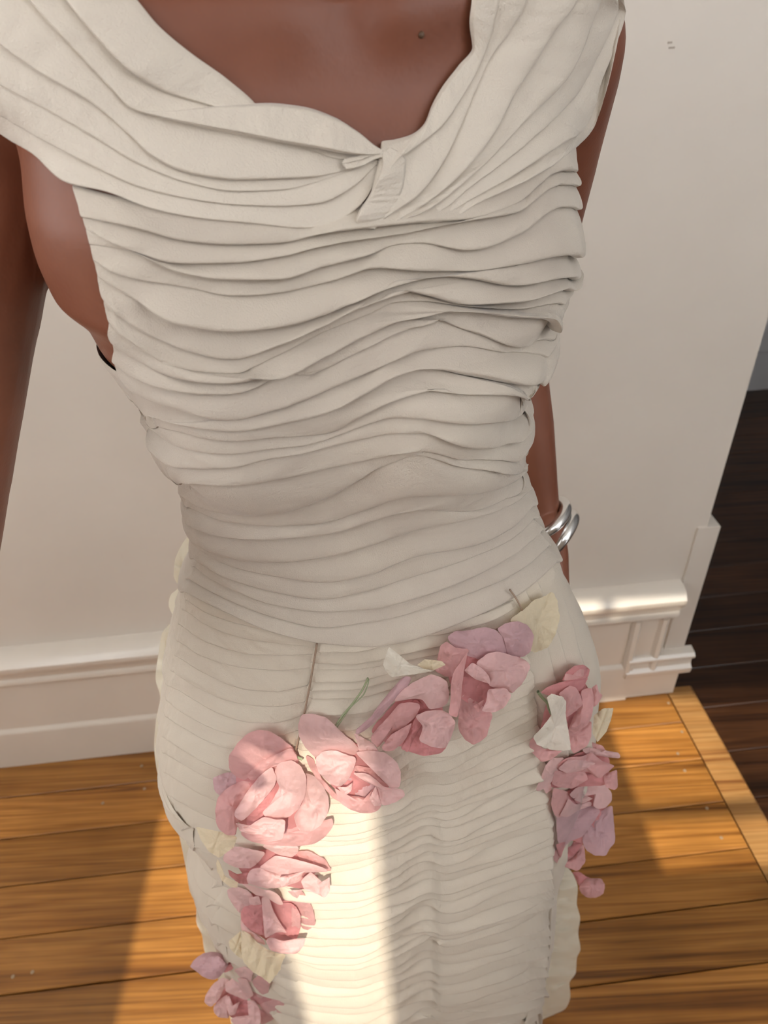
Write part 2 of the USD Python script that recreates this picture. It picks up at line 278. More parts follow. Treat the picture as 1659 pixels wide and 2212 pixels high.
def build_rows(uL, uR):
    PL = at_y(uL, R[:, 0], R[:, 4], R[:, 3], 0.0) if False else np.array([at_y(u, s, Y, k, 0.0) for u, s, Y, k in zip(uL, R[:, 0], R[:, 4], R[:, 3])])
    PR = np.array([at_y(u, s, Y, k, 0.0) for u, s, Y, k in zip(uR, R[:, 0], R[:, 4], R[:, 3])])
    row = np.c_[R[:, 0], PL[:, 0], PR[:, 0], PL[:, 2], PR[:, 2], R[:, 3:8]]
    top = np.array([(-36, -.168, .140, 1.388, 1.384, .30, .397, .062, .070, 2.2), (-58, -.128, .112, 1.401, 1.398, .25, .400, .056, .064, 2.1), (-78, -.088, .078, 1.414, 1.412, .2, .404, .052, .058, 2.0),
                    (-100, -.060, .054, 1.430, 1.428, .1, .408, .050, .054, 2.0), (-130, -.052, .048, 1.455, 1.455, 0, .408, .050, .050, 2.0), (-190, -.051, .047, 1.51, 1.51, 0, .405, .050, .052, 2.0)])
    hl, hr = PL[-1], PR[-1]
    bot = np.array([(2400, hl[0] - .004, hr[0] + .004, .012, .012, 0, .390, .118, .114, 2.3)])
    row = np.vstack([top[::-1], row, bot])
    return row
def make_P(row):
    f = PchipInterpolator(row[:, 0], row[:, 1:], axis=0)
    def P(th, s, inset=0.0):
        th, s = np.broadcast_arrays(np.asarray(th, float), np.asarray(s, float)); q = f(np.clip(s, -190, 2400))
        xl, xr, zl, zr, k, yc, bf, bb, n = np.moveaxis(q, -1, 0)
        a, cx = (xr - xl) / 2 - inset, (xr + xl) / 2; t = np.radians(th)
        sx = np.sign(np.sin(t)) * np.abs(np.sin(t)) ** (2 / n); cy = np.sign(np.cos(t)) * np.abs(np.cos(t)) ** (2 / n)
        X = cx + a * sx; z = zl + (zr - zl) * (X - xl) / np.maximum(xr - xl, 1e-6)
        b = np.where(cy > 0, bf, bb) - inset
        Y = yc + k * (X - cx) - b * cy
        fr = np.clip(cy, 0, 1) ** 0.5
        for bxx in (-0.083, 0.040): Y = Y - 0.020 * fr * np.exp(-((X - bxx) / 0.048) ** 2 - ((z - 1.195) / 0.048) ** 2)
        Y = Y - 0.006 * fr * np.exp(-((X + 0.01) / 0.07) ** 2 - ((z - 0.98) / 0.06) ** 2)      # belly
        return np.stack([X, Y, z], -1)
    return P
uL, uR = R[:, 1].copy(), R[:, 2].copy()
thg = np.linspace(-180, 180, 181)
for it in range(3):                           # the outline of the tube, not its widest points, must meet the photograph's
    row = build_rows(uL, uR); P = make_P(row); sg = np.linspace(-40, 2400, 300)
    TH, SG = np.meshgrid(thg, sg); u, v, _ = proj(P(TH, SG))
    lo = np.full(len(R), np.nan); hi = lo.copy()
    for i, s in enumerate(R[:, 0]):
        w = np.abs(v - s) < 10
        if w.any(): lo[i], hi[i] = u[w].min(), u[w].max()
    e = np.where(np.isnan(lo), 0, R[:, 1] - lo); uL += np.clip(e, -40, 40) * 0.8
    e = np.where(np.isnan(hi), 0, R[:, 2] - hi); uR += np.clip(e, -40, 40) * 0.8
row = build_rows(uL, uR); P = make_P(row)
def normal(th, s):
    a = P(th + 0.6, s) - P(th - 0.6, s); b = P(th, s + 4) - P(th, s - 4); n = np.cross(b, a)
    return n / (np.linalg.norm(n, axis=-1, keepdims=True) + 1e-12)
_n = normal(np.array(0.0), np.array(900.0)); NS = -1.0 if _n[1] > 0 else 1.0
TH, SG = np.meshgrid(np.linspace(-125, 125, 251), np.linspace(-60, 2396, 520)); PG = P(TH, SG); NG = NS * normal(TH, SG)
vis = ((EYE - PG) * NG).sum(-1) > 0
ug, vg, dg = proj(PG)
to_ts = LinearNDInterpolator(np.c_[ug[vis], vg[vis]], np.c_[TH[vis], SG[vis]]); to_near = NearestNDInterpolator(np.c_[ug[vis], vg[vis]], np.c_[TH[vis], SG[vis]])
def ts(px):
    px = np.asarray(px, float); q = to_ts(px); bad = np.isnan(q[:, 0]); q[bad] = to_near(px[bad]); return q

# ------------------------------------------------------------------ pleats: strips between neighbouring fold lines, each rolled at its lower edge
W = np.r_[-0.12, 0.0, 0.10, 0.25, 0.42, 0.60, 0.76, 0.88, 0.96, 1.0]
OFF = np.r_[0.0, 0.05, 0.16, 0.36, 0.58, 0.78, 0.92, 0.99, 1.0, 0.90]
WE = np.r_[1.012, 1.005, 0.97, 0.90]; OE = np.r_[0.70, 0.42, 0.15, 0.0]
WW, OO = np.r_[W, WE], np.r_[OFF, OE]
def strips(curves, amp, n=180, base=0.0012, slope=0.24, rough=0.0005, seed=1, taper=0.04, surf=None, mid=0, under=None):
    vs, fs, at = [], [], 0; curves = [spline(c, n) for c in curves]; full = []
    for c, d in zip(curves[:-1], curves[1:]):
        full.append(c)
        for j in range(mid): full.append(c + (d - c) * (j + 1) / (mid + 1))
    full.append(curves[-1]); t = np.linspace(0, 1, n); end = np.minimum(1, np.minimum(t, 1 - t) / max(taper, 1e-6) * 0.8 + 0.2)
    for k, (c, d) in enumerate(zip(full[:-1], full[1:])):
        if surf: pc, pd = surf(c)[0], surf(d)[0]
        else: pc, pd = P(c[:, 0], c[:, 1]), P(d[:, 0], d[:, 1])
        wid = np.linalg.norm(pd - pc, axis=1)
        A = np.minimum(amp, slope * wid) * (0.30 + 1.35 * noise(np.c_[t * 6, np.full(n, k * 3.7), np.full(n, seed * 1.3)])) * end
        q = c[:, None] + (d - c)[:, None] * WW[None, :, None]
        if surf: p, nn = surf(q.reshape(-1, 2)); p, nn = p.reshape(n, -1, 3), nn.reshape(n, -1, 3)
        else: p, nn = P(q[..., 0], q[..., 1]), NS * normal(q[..., 0], q[..., 1])
        wig = fbm(np.stack(np.broadcast_arrays(t[:, None] * 26, WW[None] * 1.6 + k * 5.1, np.full((1, 1), seed)), -1), 3, seed) - 0.5
        env = np.clip(np.minimum(WW + 0.1, 1.15 - WW) * 4, 0, 1)
        o = base + A[:, None] * OO[None] + rough * 4 * wig * env[None] * np.minimum(1, wid / 0.012)[:, None]
        o[:, len(W):] = base * 0.5 + A[:, None] * OE[None]; o[:, 0] = 0.0002
        if under: o = o - 0.0050 * np.clip((under(q[..., 0]) - 4 - q[..., 1]) / 14, 0, 1)   # tucked below the bodice's hem
        vs.append((p + nn * o[..., None]).reshape(-1, 3)); fs.append(grid_faces(n, len(WW)) + at); at += n * len(WW)
    return quads(np.vstack(vs), np.vstack(fs))

ARM_L = np.array([(400, 160), (440, 172), (480, 186), (520, 196), (560, 206), (600, 216), (640, 226), (680, 236), (720, 244), (780, 250), (800, 262)], float)   # row, column of the dress's left edge under the arm
sil = [(760, 246), (800, 256), (830, 264), (880, 292), (930, 320), (990, 352), (1040, 378), (1080, 394), (1130, 410), (1160, 417), (1210, 406), (1270, 388), (1320, 376), (1400, 364)]
COL = [300, 400, 500, 600, 700, 800, 850, 900, 1000, 1100, 1200]
FOLDS = '''405 440 455 464 466 450 446 444 436 420 376 290
470 493 519 527 524 504 492 487 482 476 445 372
493 541 564 563 552 528 514 507 498 480 463 402
527 543 583 597 595 570 545 528 524 540 510 450
560 597 615 633 627 606 575 578 583 585 572 550
592 640 686 703 694 668 624 600 592 600 616 600
642 700 748 768 735 688 642 622 632 656 652 626
692 735 792 800 762 712 672 650 648 661 668 655
737 768 808 815 785 738 690 668 662 670 686 690
777 805 833 840 810 770 715 690 676 712 738 735
807 838 872 893 870 835 795 768 753 745 760 772
832 866 903 917 900 875 835 808 790 812 828 802
857 892 928 944 934 926 872 843 828 852 846 826
892 928 958 972 958 940 905 893 893 902 900 850
955 985 999 998 977 955 935 926 923 950 958 892
1000 1018 1030 1034 1020 998 978 966 962 985 992 925
1042 1056 1063 1090 1086 1058 1010 990 976 1003 1012 955
1082 1092 1100 1114 1118 1110 1078 1060 1051 1051 1030 985
1118 1128 1136 1143 1142 1135 1108 1092 1083 1098 1062 1012
1150 1158 1163 1190 1200 1190 1163 1146 1130 1114 1083 1040
1164 1168 1172 1213 1236 1246 1230 1208 1190 1174 1132 1068
1186 1186 1190 1238 1270 1286 1268 1252 1236 1204 1160 1098
1206 1206 1212 1262 1298 1312 1306 1296 1282 1244 1192 1128
1236 1236 1246 1290 1328 1348 1336 1328 1312 1280 1236 1160
1264 1264 1278 1314 1354 1376 1384 1378 1366 1330 1284 1196'''
edgeR = [(300, 1257), (372, 1262), (420, 1256), (470, 1250), (520, 1243), (600, 1242), (650, 1220), (700, 1210), (730, 1200), (780, 1184), (830, 1160), (890, 1152), (960, 1142), (1010, 1142), (1070, 1150), (1110, 1170), (1150, 1190), (1200, 1214), (1260, 1240)]
def row_curve(vals, wrap=True):
    left, rest = vals[0], vals[1:]
    uleft = np.interp(left, ARM_L[:, 0], ARM_L[:, 1]) if left < 790 else np.interp(left, [a for a, _ in sil], [b for _, b in sil])
    last = rest[len(COL) - 1]
    uright = np.interp(last, [a for a, _ in edgeR], [b for _, b in edgeR])
    pts = [(uleft, left)] + [(c, w) for c, w in zip(COL, rest) if uleft + 14 < c < uright - 14] + [(uright, last)]
    pp = np.array(pts); ux = np.linspace(pp[0, 0] + (14 if left >= 790 and wrap else 0), pp[-1, 0] - 10, 60); vx = PchipInterpolator(pp[:, 0], pp[:, 1])(ux)
    q = ts(np.c_[ux, vx]); th0, th1 = q[0, 0], q[-1, 0]
    out = [q]
    if left >= 790 and wrap: out.insert(0, np.c_[np.linspace(-178, th0 - 8, 14), np.full(14, q[0, 1])])
    out.append(np.c_[np.linspace(th1 + 8, 178, 14), np.full(14, q[-1, 1])])
    return np.vstack(out)
bod = [row_curve([float(x) for x in l.split()]) for l in FOLDS.split('\n')]
def in_order(curves, gap=3.0, n=120):      # neighbouring folds never cross
    out = [spline(c, n) for c in curves]
    for c, d in zip(out[:-1], out[1:]): d[:, 1] = np.maximum(d[:, 1], c[:, 1] + gap)
    return out
dress = thing('dress', 'ivory ruched chiffon dress with a twisted neckline worn by the person', 'dress')
low_from = next(i for i, l in enumerate(FOLDS.split('\n')) if float(l.split()[0]) >= 790)
bod_up = strips(in_order(bod[:low_from] + [row_curve([float(x) for x in FOLDS.split('\n')[low_from].split()], False)]), 0.0062, slope=0.28, seed=3, mid=0)
bod_lo = strips(in_order(bod[low_from:]), 0.0052, slope=0.28, n=240, seed=5, mid=0, taper=0.01)
obj('bodice', cat([bod_up, bod_lo]), M['chiffon'], dress, smooth=True)
hem_ = bod[-1][np.argsort(bod[-1][:, 0])]
def hem(th): return np.interp(th, hem_[:, 0], hem_[:, 1])
# lining under the sheer bodice
sg = np.linspace(400, 2392, 260); tg = np.linspace(-180, 180, 145); TH, SG = np.meshgrid(tg, sg); v = P(TH, SG) + NS * normal(TH, SG)[..., :] * -0.0004
topc = bod[1]; tops = np.interp(tg, topc[np.argsort(topc[:, 0]), 0], topc[np.argsort(topc[:, 0]), 1]); armq = ts(np.c_[ARM_L[:, 1] + 4, ARM_L[:, 0]])
armth = np.interp(sg, armq[:, 1], armq[:, 0])
f = grid_faces(len(sg), len(tg)); fi, fj = f[:, 0] // len(tg), f[:, 0] % len(tg)
keep = (sg[fi] > tops[fj] + 10) & ((tg[fj] > armth[fi]) | (sg[fi] > 800) | (tg[fj] < -118))
obj('lining', quads(v.reshape(-1, 3), f[keep]), M['lining'], dress, smooth=True)
# upper back
TH, SG = np.meshgrid(np.linspace(112, 252, 60), np.linspace(-25, 830, 120)); TH = np.where(SG > 560, np.where(TH > 180, 180 + (TH - 180) * (1 + 0.31 * np.clip((SG - 560) / 120, 0, 1)), TH), TH)
nn = NS * normal(TH, SG); v = P(TH, SG) + nn * (0.0010 + 0.0012 * (np.abs(np.sin(SG / 17 + 0.6 * np.sin(np.radians(TH) * 3)))))[..., None]
obj('back_panel', quads(v.reshape(-1, 3), grid_faces(120, 60)), M['back'], dress, smooth=True)

# ------------------------------------------------------------------ the person's body: one continuous skin
def hand(wrist, axis, palm, side, curl, k=1.0):
    A = np.array(axis, float); A /= np.linalg.norm(A); Nn = np.array(palm, float); Nn -= A * (Nn @ A); Nn /= np.linalg.norm(Nn); S = np.cross(A, Nn) * side
    w = np.array(wrist, float); parts = []; nails = []
    K = [w + A * (0.088 - 0.004 * abs(i - 1) * i) * k + S * (0.030 - 0.020 * i) * k for i in range(4)]
    pts = [(w + S * 0.016, .019), (w - S * 0.014, .018)] + [(q, 0.0115 * k) for q in K] + [(w + A * .03 + S * .026, .016), (w + A * .035 - S * .024, .015)]
    parts.append(manifold3d.Manifold.hull_points(np.vstack([trimesh.creation.icosphere(2, r).vertices + p for p, r in pts])))
    for i, (q, ln) in enumerate(zip(K, (.074, .082, .076, .060))):
        ch = [(q, .0095 * k)]; ang = 0.0; p = q.copy(); fan = S * (0.10 - 0.06 * i)
        for j, fr in enumerate((.46, .31, .23)):
            ang += curl * (0.8 + 0.12 * i) * (1.0 if j else 0.8); d = A * math.cos(ang) + Nn * math.sin(ang) + fan; d /= np.linalg.norm(d)
            p = p + d * ln * fr * k; ch.append((p, (.0088 - .0009 * j) * k))
        parts += spheres(ch)
    t0 = w + A * .028 + S * .024; ch = [(t0, .014 * k)]
    for d, r in ((A * .75 + S * .62 + Nn * .22, .0115), (A * .9 + S * .28 + Nn * .38, .0098), (A * .92 + S * .05 + Nn * .42, .0085)):
        d = d / np.linalg.norm(d); ch.append((ch[-1][0] + d * .031 * k, r * k))
    parts += spheres(ch)
    m = manifold3d.Manifold.batch_boolean(parts, manifold3d.OpType.Add)
    return m.refine_to_length(0.0035)
sg = np.r_[np.linspace(-190, 0, 40), np.linspace(10, 1620, 190)]; tg = np.linspace(-180, 180, 141)[:-1]
TH, SG = np.meshgrid(tg, sg); v = P(TH, SG, 0.0016).reshape(-1, 3)
f = grid_faces(len(sg), len(tg), True); q = quads(np.vstack([v, v[:140].mean(0), v[-140:].mean(0)]), f); nV = len(v)
caps = [(nV, (j + 1) % 140, j) for j in range(140)] + [(nV + 1, nV - 140 + j, nV - 140 + (j + 1) % 140) for j in range(140)]
tr = trimesh.Trimesh(q.vertices, np.vstack([q.faces, caps]), process=False)
if tr.volume < 0: tr.invert()
def mani(t): return manifold3d.Manifold(manifold3d.Mesh(vert_properties=np.asarray(t.vertices, np.float32), tri_verts=np.asarray(t.faces, np.uint32)))
trunk = mani(tr)
SR = at_y(-78, 215, .385); ER = at_y(-175, 1330, .30); WR = np.array([-.185, .035, 1.235])
armR = manifold3d.Manifold.batch_boolean(spheres([(SR + [.02, .01, .0], .050), (SR, .050), (SR * .62 + ER * .38, .0425), (SR * .3 + ER * .7, .0385), (ER, .036), (ER * .7 + WR * .3, .036), (WR, .023)])
        + spheres([(SR + [.02, .015, -.01], .046), (np.array([-.128, .40, 1.285]), .052)]), manifold3d.OpType.Add).refine_to_length(0.008)
SL = at_y(1168, 120, .465); EL = at_y(1098, 790, .62); WL = at_y(1160, 1120, .585)
armL = manifold3d.Manifold.batch_boolean(spheres([(SL - [.03, .01, -.005], .050), (SL, .0455), (SL * .6 + EL * .4, .041), (EL, .036), (EL * .6 + WL * .4, .033), (WL, .0235)]), manifold3d.OpType.Add).refine_to_length(0.008)
hips = [spheres([(np.array([x, .40, .80]), .088), (np.array([x * .95, .395, .46]), .056), (np.array([x * .95, .41, .33]), .052), (np.array([x * .95, .42, .07]), .034)]) + spheres([(np.array([x * .95, .435, .035]), .034), (np.array([x * 1.1, .30, .022]), .021)]) for x in (-.085, .06)]
legs = manifold3d.Manifold.batch_boolean(hips[0] + hips[1], manifold3d.OpType.Add).refine_to_length(0.014)
HC = np.array([-.004, .385, 1.60])
hp = [(HC + [0, .02, .035], .086), (HC + [0, -.012, .03], .080), (HC + [0, -.035, -.055], .036), (HC + [.028, -.005, -.03], .048), (HC + [-.028, -.005, -.03], .048)]
head = manifold3d.Manifold.hull_points(np.vstack([trimesh.creation.icosphere(3, r).vertices + p for p, r in hp]))
nose = manifold3d.Manifold.batch_boolean(spheres([(HC + [0, -.083, .012], .008), (HC + [0, -.100, -.022], .0115)]), manifold3d.OpType.Add)
ears = manifold3d.Manifold.batch_boolean(sum([spheres([(HC + [x, .014, .012], .010), (HC + [x * 1.07, .020, -.008], .012), (HC + [x, .008, -.028], .007)]) for x in (-.083, .083)], []), manifold3d.OpType.Add)
neck = manifold3d.Manifold.batch_boolean(spheres([(np.array([-.002, .408, 1.43]), .050), (HC + [0, .02, -.04], .050)]), manifold3d.OpType.Add)
head = manifold3d.Manifold.batch_boolean([head, nose, ears, neck], manifold3d.OpType.Add).refine_to_length(0.007)
handR = hand(WR, (.42, -.30, .86), (.55, -.2, -.35), 1, 0.55); handL = hand(WL, (.16, -.10, -1.0), (-.9, -.3, 0), -1, 0.28)
body = manifold3d.Manifold.batch_boolean([trunk, armR, armL, legs, head, handR, handL], manifold3d.OpType.Add)
bm = body.to_mesh(); bt = trimesh.Trimesh(bm.vert_properties[:, :3], bm.tri_verts, process=True)
trimesh.smoothing.filter_taubin(bt, iterations=14)
bv = np.array(bt.vertices)
def seg_d(p, a, b):
    a, b = np.array(a), np.array(b); t = np.clip(((p - a) @ (b - a)) / ((b - a) @ (b - a)), 0, 1); return np.linalg.norm(p - a - t[:, None] * (b - a), axis=1)
cl = np.zeros(len(bv)); fr_ = bv[:, 1] < .40
for a_, b_ in (((-.022, .335, 1.372), (-.135, .355, 1.392)), ((.012, .34, 1.372), (.115, .385, 1.390))): cl += 0.0045 * np.exp(-(seg_d(bv, a_, b_) / 0.011) ** 2)
cl -= 0.005 * np.exp(-(np.linalg.norm(bv - [-.006, .335, 1.372], axis=1) / 0.014) ** 2)
bv = bv + np.asarray(bt.vertex_normals) * (cl * fr_)[:, None]
bt = trimesh.Trimesh(bv, bt.faces, process=False)
person = thing('person', 'person in a sleeveless ivory dress, one arm raised, silver bangles on the other', 'person')
obj('body', bt, M['skin'], person, smooth=True)
hair_p = [trimesh.creation.icosphere(3, 1.0)]
hv = np.array(hair_p[0].vertices) * [.098, .108, .112] + HC + [0, .026, .040]
hv += np.random.RandomState(2).normal(0, .0015, hv.shape); hf = np.array(hair_p[0].faces); cen = hv[hf].mean(1)
hcap = trimesh.Trimesh(hv, hf[(cen[:, 1] > HC[1] - .035) | (cen[:, 2] > HC[2] + .085)], process=False)
strand = []
for k in range(46):
    a_ = math.pi * (0.06 + 0.88 * k / 45); x0, y0 = HC[0] + .090 * math.cos(a_), HC[1] + .026 + .085 * math.sin(a_)
    strand.append(tube(spline([(x0, y0, HC[2] + .05), (x0 * 1.02, y0 + .012, HC[2] - .05), (x0 * .95, y0 + .03, HC[2] - .15), (x0 * .9, y0 + .03, HC[2] - .24 - .03 * math.sin(k * 2.3))], 14), np.linspace(.010, .004, 14), 6))
obj('hair', cat([hcap] + strand), M['hair'], person, smooth=True)
for x in (-.032, .032):
    e = trimesh.creation.icosphere(3, .0125); e.apply_translation(HC + [x, -.068, .010]); obj('eye', e, M['eye'], person, smooth=True)
    e = trimesh.creation.icosphere(2, .0062); e.apply_scale([1, .5, 1]); e.apply_translation(HC + [x, -.0795, .008]); obj('iris', e, M['iris'], person, smooth=True)
    obj('eyebrow', tube(spline([HC + [x - .018, -.074, .030], HC + [x, -.080, .035], HC + [x + .018, -.074, .030]], 9), .0028, 6), M['hair'], person, smooth=True)
lp = trimesh.creation.icosphere(3, 1.0); lp.apply_scale([.024, .008, .009]); lp.apply_translation(HC + [0, -.077, -.048]); obj('mouth', lp, M['lip'], person, smooth=True)
mo = trimesh.creation.icosphere(2, .0013); bmr = trimesh.ray.ray_triangle.RayMeshIntersector(bt) if not trimesh.ray.has_embree else trimesh.ray.ray_pyembree.RayMeshIntersector(bt)
def hits(u, v):
    d = ray(u, v).reshape(-1, 3); loc, ri, _ = bmr.intersects_location(np.broadcast_to(EYE, d.shape).copy(), d, multiple_hits=False)
    t = np.full(len(d), np.nan); t[ri] = (loc - EYE) @ FW; return t
mo.apply_translation(EYE + ray(910, 75) * hits([910], [75])[0]); obj('mole', mo, M['hair'], person)

# ------------------------------------------------------------------ shoulder drapes, laid over the body
gu, gv = np.arange(-340, 1460, 12.0), np.arange(-300, 620, 12.0)
GU, GV = np.meshgrid(gu, gv); D = hits(GU.ravel(), GV.ravel()).reshape(GU.shape)
ok = ~np.isnan(D) & (D < 0.56) & ((GV < 520) | (GU > 150))
D[~ok] = NearestNDInterpolator(np.c_[GU[ok], GV[ok]], D[ok])(GU[~ok], GV[~ok])
D = np.minimum(gaussian_filter(D, 2.2, mode='nearest'), gaussian_filter(D, 0.8, mode='nearest') + 0.004)
from scipy.interpolate import RegularGridInterpolator
Df = RegularGridInterpolator((gv, gu), D, bounds_error=False, fill_value=None)
def drape_surf(px):
    px = np.asarray(px, float)
    def pt(q): return EYE + ray(q[:, 0], q[:, 1]) * Df(q[:, ::-1])[:, None]
    p = pt(px); a = pt(px + [6, 0]) - pt(px - [6, 0]); b = pt(px + [0, 6]) - pt(px - [0, 6]); n = np.cross(a, b); n /= np.linalg.norm(n, axis=1, keepdims=True) + 1e-12
    n *= np.sign(((EYE - p) * n).sum(1))[:, None]; vd = EYE - p; vd /= np.linalg.norm(vd, axis=1, keepdims=True)
    n = n * 0.5 + vd * 0.5; n /= np.linalg.norm(n, axis=1, keepdims=True)
    return p + vd * 0.003, n
LD = [[(215, -60), (270, -10), (330, 60), (400, 120), (480, 175), (540, 222), (565, 250), (600, 285), (700, 318), (780, 326), (818, 326)],
      [(90, -60), (150, 10), (215, 85), (285, 155), (360, 200), (450, 228), (540, 262), (640, 300), (720, 322), (780, 329), (819, 328)],
      [(5, -60), (67, 5), (159, 102), (241, 190), (290, 238), (345, 254), (435, 277), (563, 302), (666, 323), (738, 345), (790, 340), (820, 332)],
      [(-70, 20), (0, 92), (77, 149), (205, 225), (277, 287), (333, 338), (410, 374), (512, 389), (666, 384), (743, 369), (790, 350), (821, 338)],
      [(-70, 120), (0, 179), (102, 235), (205, 295), (307, 356), (410, 396), (512, 414), (605, 411), (717, 382), (780, 358), (820, 343)],
      [(-75, 190), (0, 236), (102, 302), (205, 359), (307, 405), (410, 430), (512, 443), (600, 446), (687, 440), (758, 406), (800, 368), (818, 350)],
      [(-80, 222), (0, 274), (77, 328), (150, 395), (231, 414), (333, 452), (435, 472), (550, 483), (650, 493), (703, 489), (755, 462), (795, 420), (812, 372)]]
RD = [[(1026, -60), (1024, 0), (1018, 55), (1021, 104), (991, 148), (958, 192), (931, 236), (912, 274), (887, 296), (849, 312), (822, 320), (819, 338)],
      [(1075, -60), (1070, 0), (1052, 80), (1022, 160), (985, 225), (950, 275), (915, 305), (880, 330), (850, 352), (828, 385), (806, 425), (790, 450)],
      [(1140, -60), (1128, 0), (1101, 55), (1057, 121), (1024, 192), (991, 274), (953, 351), (898, 424), (850, 458), (810, 482), (775, 486), (760, 478)],
      [(1240, -60), (1227, 0), (1188, 55), (1145, 126), (1101, 203), (1068, 274), (1013, 351), (958, 408), (898, 452), (849, 478), (805, 488)],
      [(1295, -60), (1279, 0), (1260, 55), (1232, 121), (1188, 192), (1123, 266), (1057, 340), (997, 395), (930, 448), (870, 478)],
      [(1322, -50), (1316, 20), (1282, 110), (1248, 181), (1202, 240), (1145, 298), (1079, 354), (1013, 404), (945, 458), (890, 478)],
      [(1345, -40), (1339, 44), (1322, 92), (1284, 175), (1262, 230), (1240, 270), (1166, 335), (1090, 388), (1013, 432), (942, 470), (909, 478)],
      [(1300, 150), (1272, 240), (1260, 275), (1229, 315), (1134, 388), (1024, 442), (960, 478), (910, 482)]]
obj('left_drape', strips(LD, 0.0062, n=200, base=0.0015, slope=0.20, rough=0.0003, seed=11, taper=0.05, surf=drape_surf), M['drape'], dress, smooth=True)
obj('right_drape', strips(RD, 0.0058, n=200, base=0.0022, slope=0.22, rough=0.00035, seed=12, taper=0.05, surf=drape_surf), M['drape'], dress, smooth=True)
# the flap that rolls over the neckline on its way to the knot, and the knot itself
FL_ = [[(300, 240), (360, 243), (420, 238), (480, 233), (570, 231), (650, 239), (720, 261), (770, 290), (805, 318), (820, 327)],
       [(315, 245), (380, 262), (450, 277), (520, 290), (600, 308), (680, 322), (740, 334), (785, 338), (812, 336), (821, 331)]]
obj('neckline_fold', strips(FL_, 0.0075, n=140, base=0.005, slope=0.20, rough=0.0004, seed=17, taper=0.08, surf=drape_surf, mid=0), M['drape'], dress, smooth=True)
KN = [[(740, 346), (775, 338), (806, 331), (824, 330)], [(735, 356), (775, 348), (806, 338), (824, 336)], [(745, 368), (780, 360), (808, 346), (824, 342)]]
obj('twist_knot', cat([strips(KN, 0.003, n=40, base=0.0045, slope=0.4, rough=0.0004, seed=21, taper=0.2, surf=drape_surf),
    strips([[(840, 322), (872, 350), (868, 395), (852, 440), (830, 468), (806, 495)], [(821, 332), (822, 352), (812, 385), (795, 424), (772, 460), (766, 478), (780, 492)]], 0.0045, n=60, base=0.0042, slope=0.2, rough=0.0003, seed=22, taper=0.15, surf=drape_surf)]), M['drape'], dress, smooth=True)

# ------------------------------------------------------------------ the skirt
def seamL(v): return np.interp(v, [1372, 1450, 1530, 1610, 1750, 1900, 2050, 2300], [686, 672, 658, 640, 618, 598, 592, 590])
def seamR(v): return np.interp(v, [1262, 1310, 1400, 1480, 1600, 1720, 1800, 1935, 2032, 2212, 2300], [1085, 1112, 1135, 1150, 1166, 1188, 1194, 1184, 1179, 1163, 1155])
FC = np.array([590, 640, 700, 760, 850, 925, 955, 1050, 1120, 1195.])
FT = {1380: [8, 4, 0, 0, -14, -28, -32, -58, -88, -112], 1600: [4, 2, 0, -2, -26, -52, -56, -98, -136, -168], 1850: [-2, 2, 6, 2, -28, -60, -54, -90, -118, -142], 2200: [-26, -10, 6, 10, -18, -50, -36, -58, -76, -92]}
fr_k = sorted(FT); fr_v = np.array([FT[k] for k in fr_k], float)
fam = []; c = 1376.0; r2 = random.Random(8)
while c < 2330:
    fv = np.array([np.interp(c, fr_k, fr_v[:, j]) for j in range(len(FC))]); ux = np.linspace(560, 1230, 90)
    vx = c + PchipInterpolator(FC, fv)(np.clip(ux, 590, 1195)) + 5 * (noise(np.c_[ux / 90, np.full(90, c / 30), np.zeros(90)], 5) - .5)
    w = (ux > seamL(vx) - 4) & (ux < seamR(vx) + 2); w &= vx < 2290
    if w.sum() > 20: fam.append(ts(np.c_[ux[w], vx[w]]))
    c += (21 if c < 1750 else 18.5) * r2.uniform(0.75, 1.25)
sl = fam[-1]
while sl[:, 1].min() < 2385:
    sl = np.c_[sl[:, 0], np.minimum(sl[:, 1] + 22, 2396)]; fam.append(sl)
obj('front_skirt', strips(in_order(fam, 2.0), 0.0066, n=200, base=0.0028, slope=0.46, rough=0.0004, seed=31, taper=0.03, under=hem), M['skirt'], dress, smooth=True)
LC = [345, 400, 450, 500, 550, 600, 650, 690]
LT = [[1215, 1245, 1280, 1302, 1318, 1330, 1345, 1358], [1256, 1284, 1316, 1336, 1348, 1357, 1367, 1375], [1285, 1312, 1342, 1362, 1374, 1382, 1388, 1392], [1318, 1348, 1378, 1396, 1406, 1408, 1408, 1408], [1352, 1386, 1414, 1430, 1438, 1441, 1438, 1434], [1386, 1421, 1450, 1470, 1482, 1485, 1477, 1468],
      [1420, 1456, 1485, 1505, 1515, 1518, 1510, 1500], [1456, 1491, 1520, 1540, 1550, 1550, 1540, 1530], [1492, 1527, 1556, 1575, 1583, 1582, 1570, 1558], [1530, 1562, 1590, 1607, 1614, 1612, 1600, 1590]]
while LT[-1][0] < 2330: LT.append([x + 40 + 4 * math.sin(len(LT) * 2.1) for x in LT[-1]])
silL = [(1160, 416), (1210, 406), (1270, 390), (1320, 378), (1400, 366), (1500, 350), (1600, 343), (1680, 350), (1750, 376), (1850, 406), (1980, 444), (2080, 478), (2212, 518), (2400, 560)]
lp_ = []
for vals in LT:
    ul = np.interp(vals[0], [a for a, _ in silL], [b for _, b in silL]); vf = PchipInterpolator(LC, vals)
    ux = np.linspace(ul + 18, 700, 60); vx = vf(np.clip(ux, 345, 690)); w = (ux <= seamL(vx) + 6) & (vx < 2290)
    if w.sum() < 6 or vals[0] > 1880: continue
    q = ts(np.c_[ux[w], vx[w]])
    if lp_ and q[0, 1] - lp_[-1][0, 1] > 52: break
    lp_.append(np.vstack([np.c_[np.linspace(-176, q[0, 0] - 6, 16), np.full(16, q[0, 1])], q]))
sl = lp_[-1]
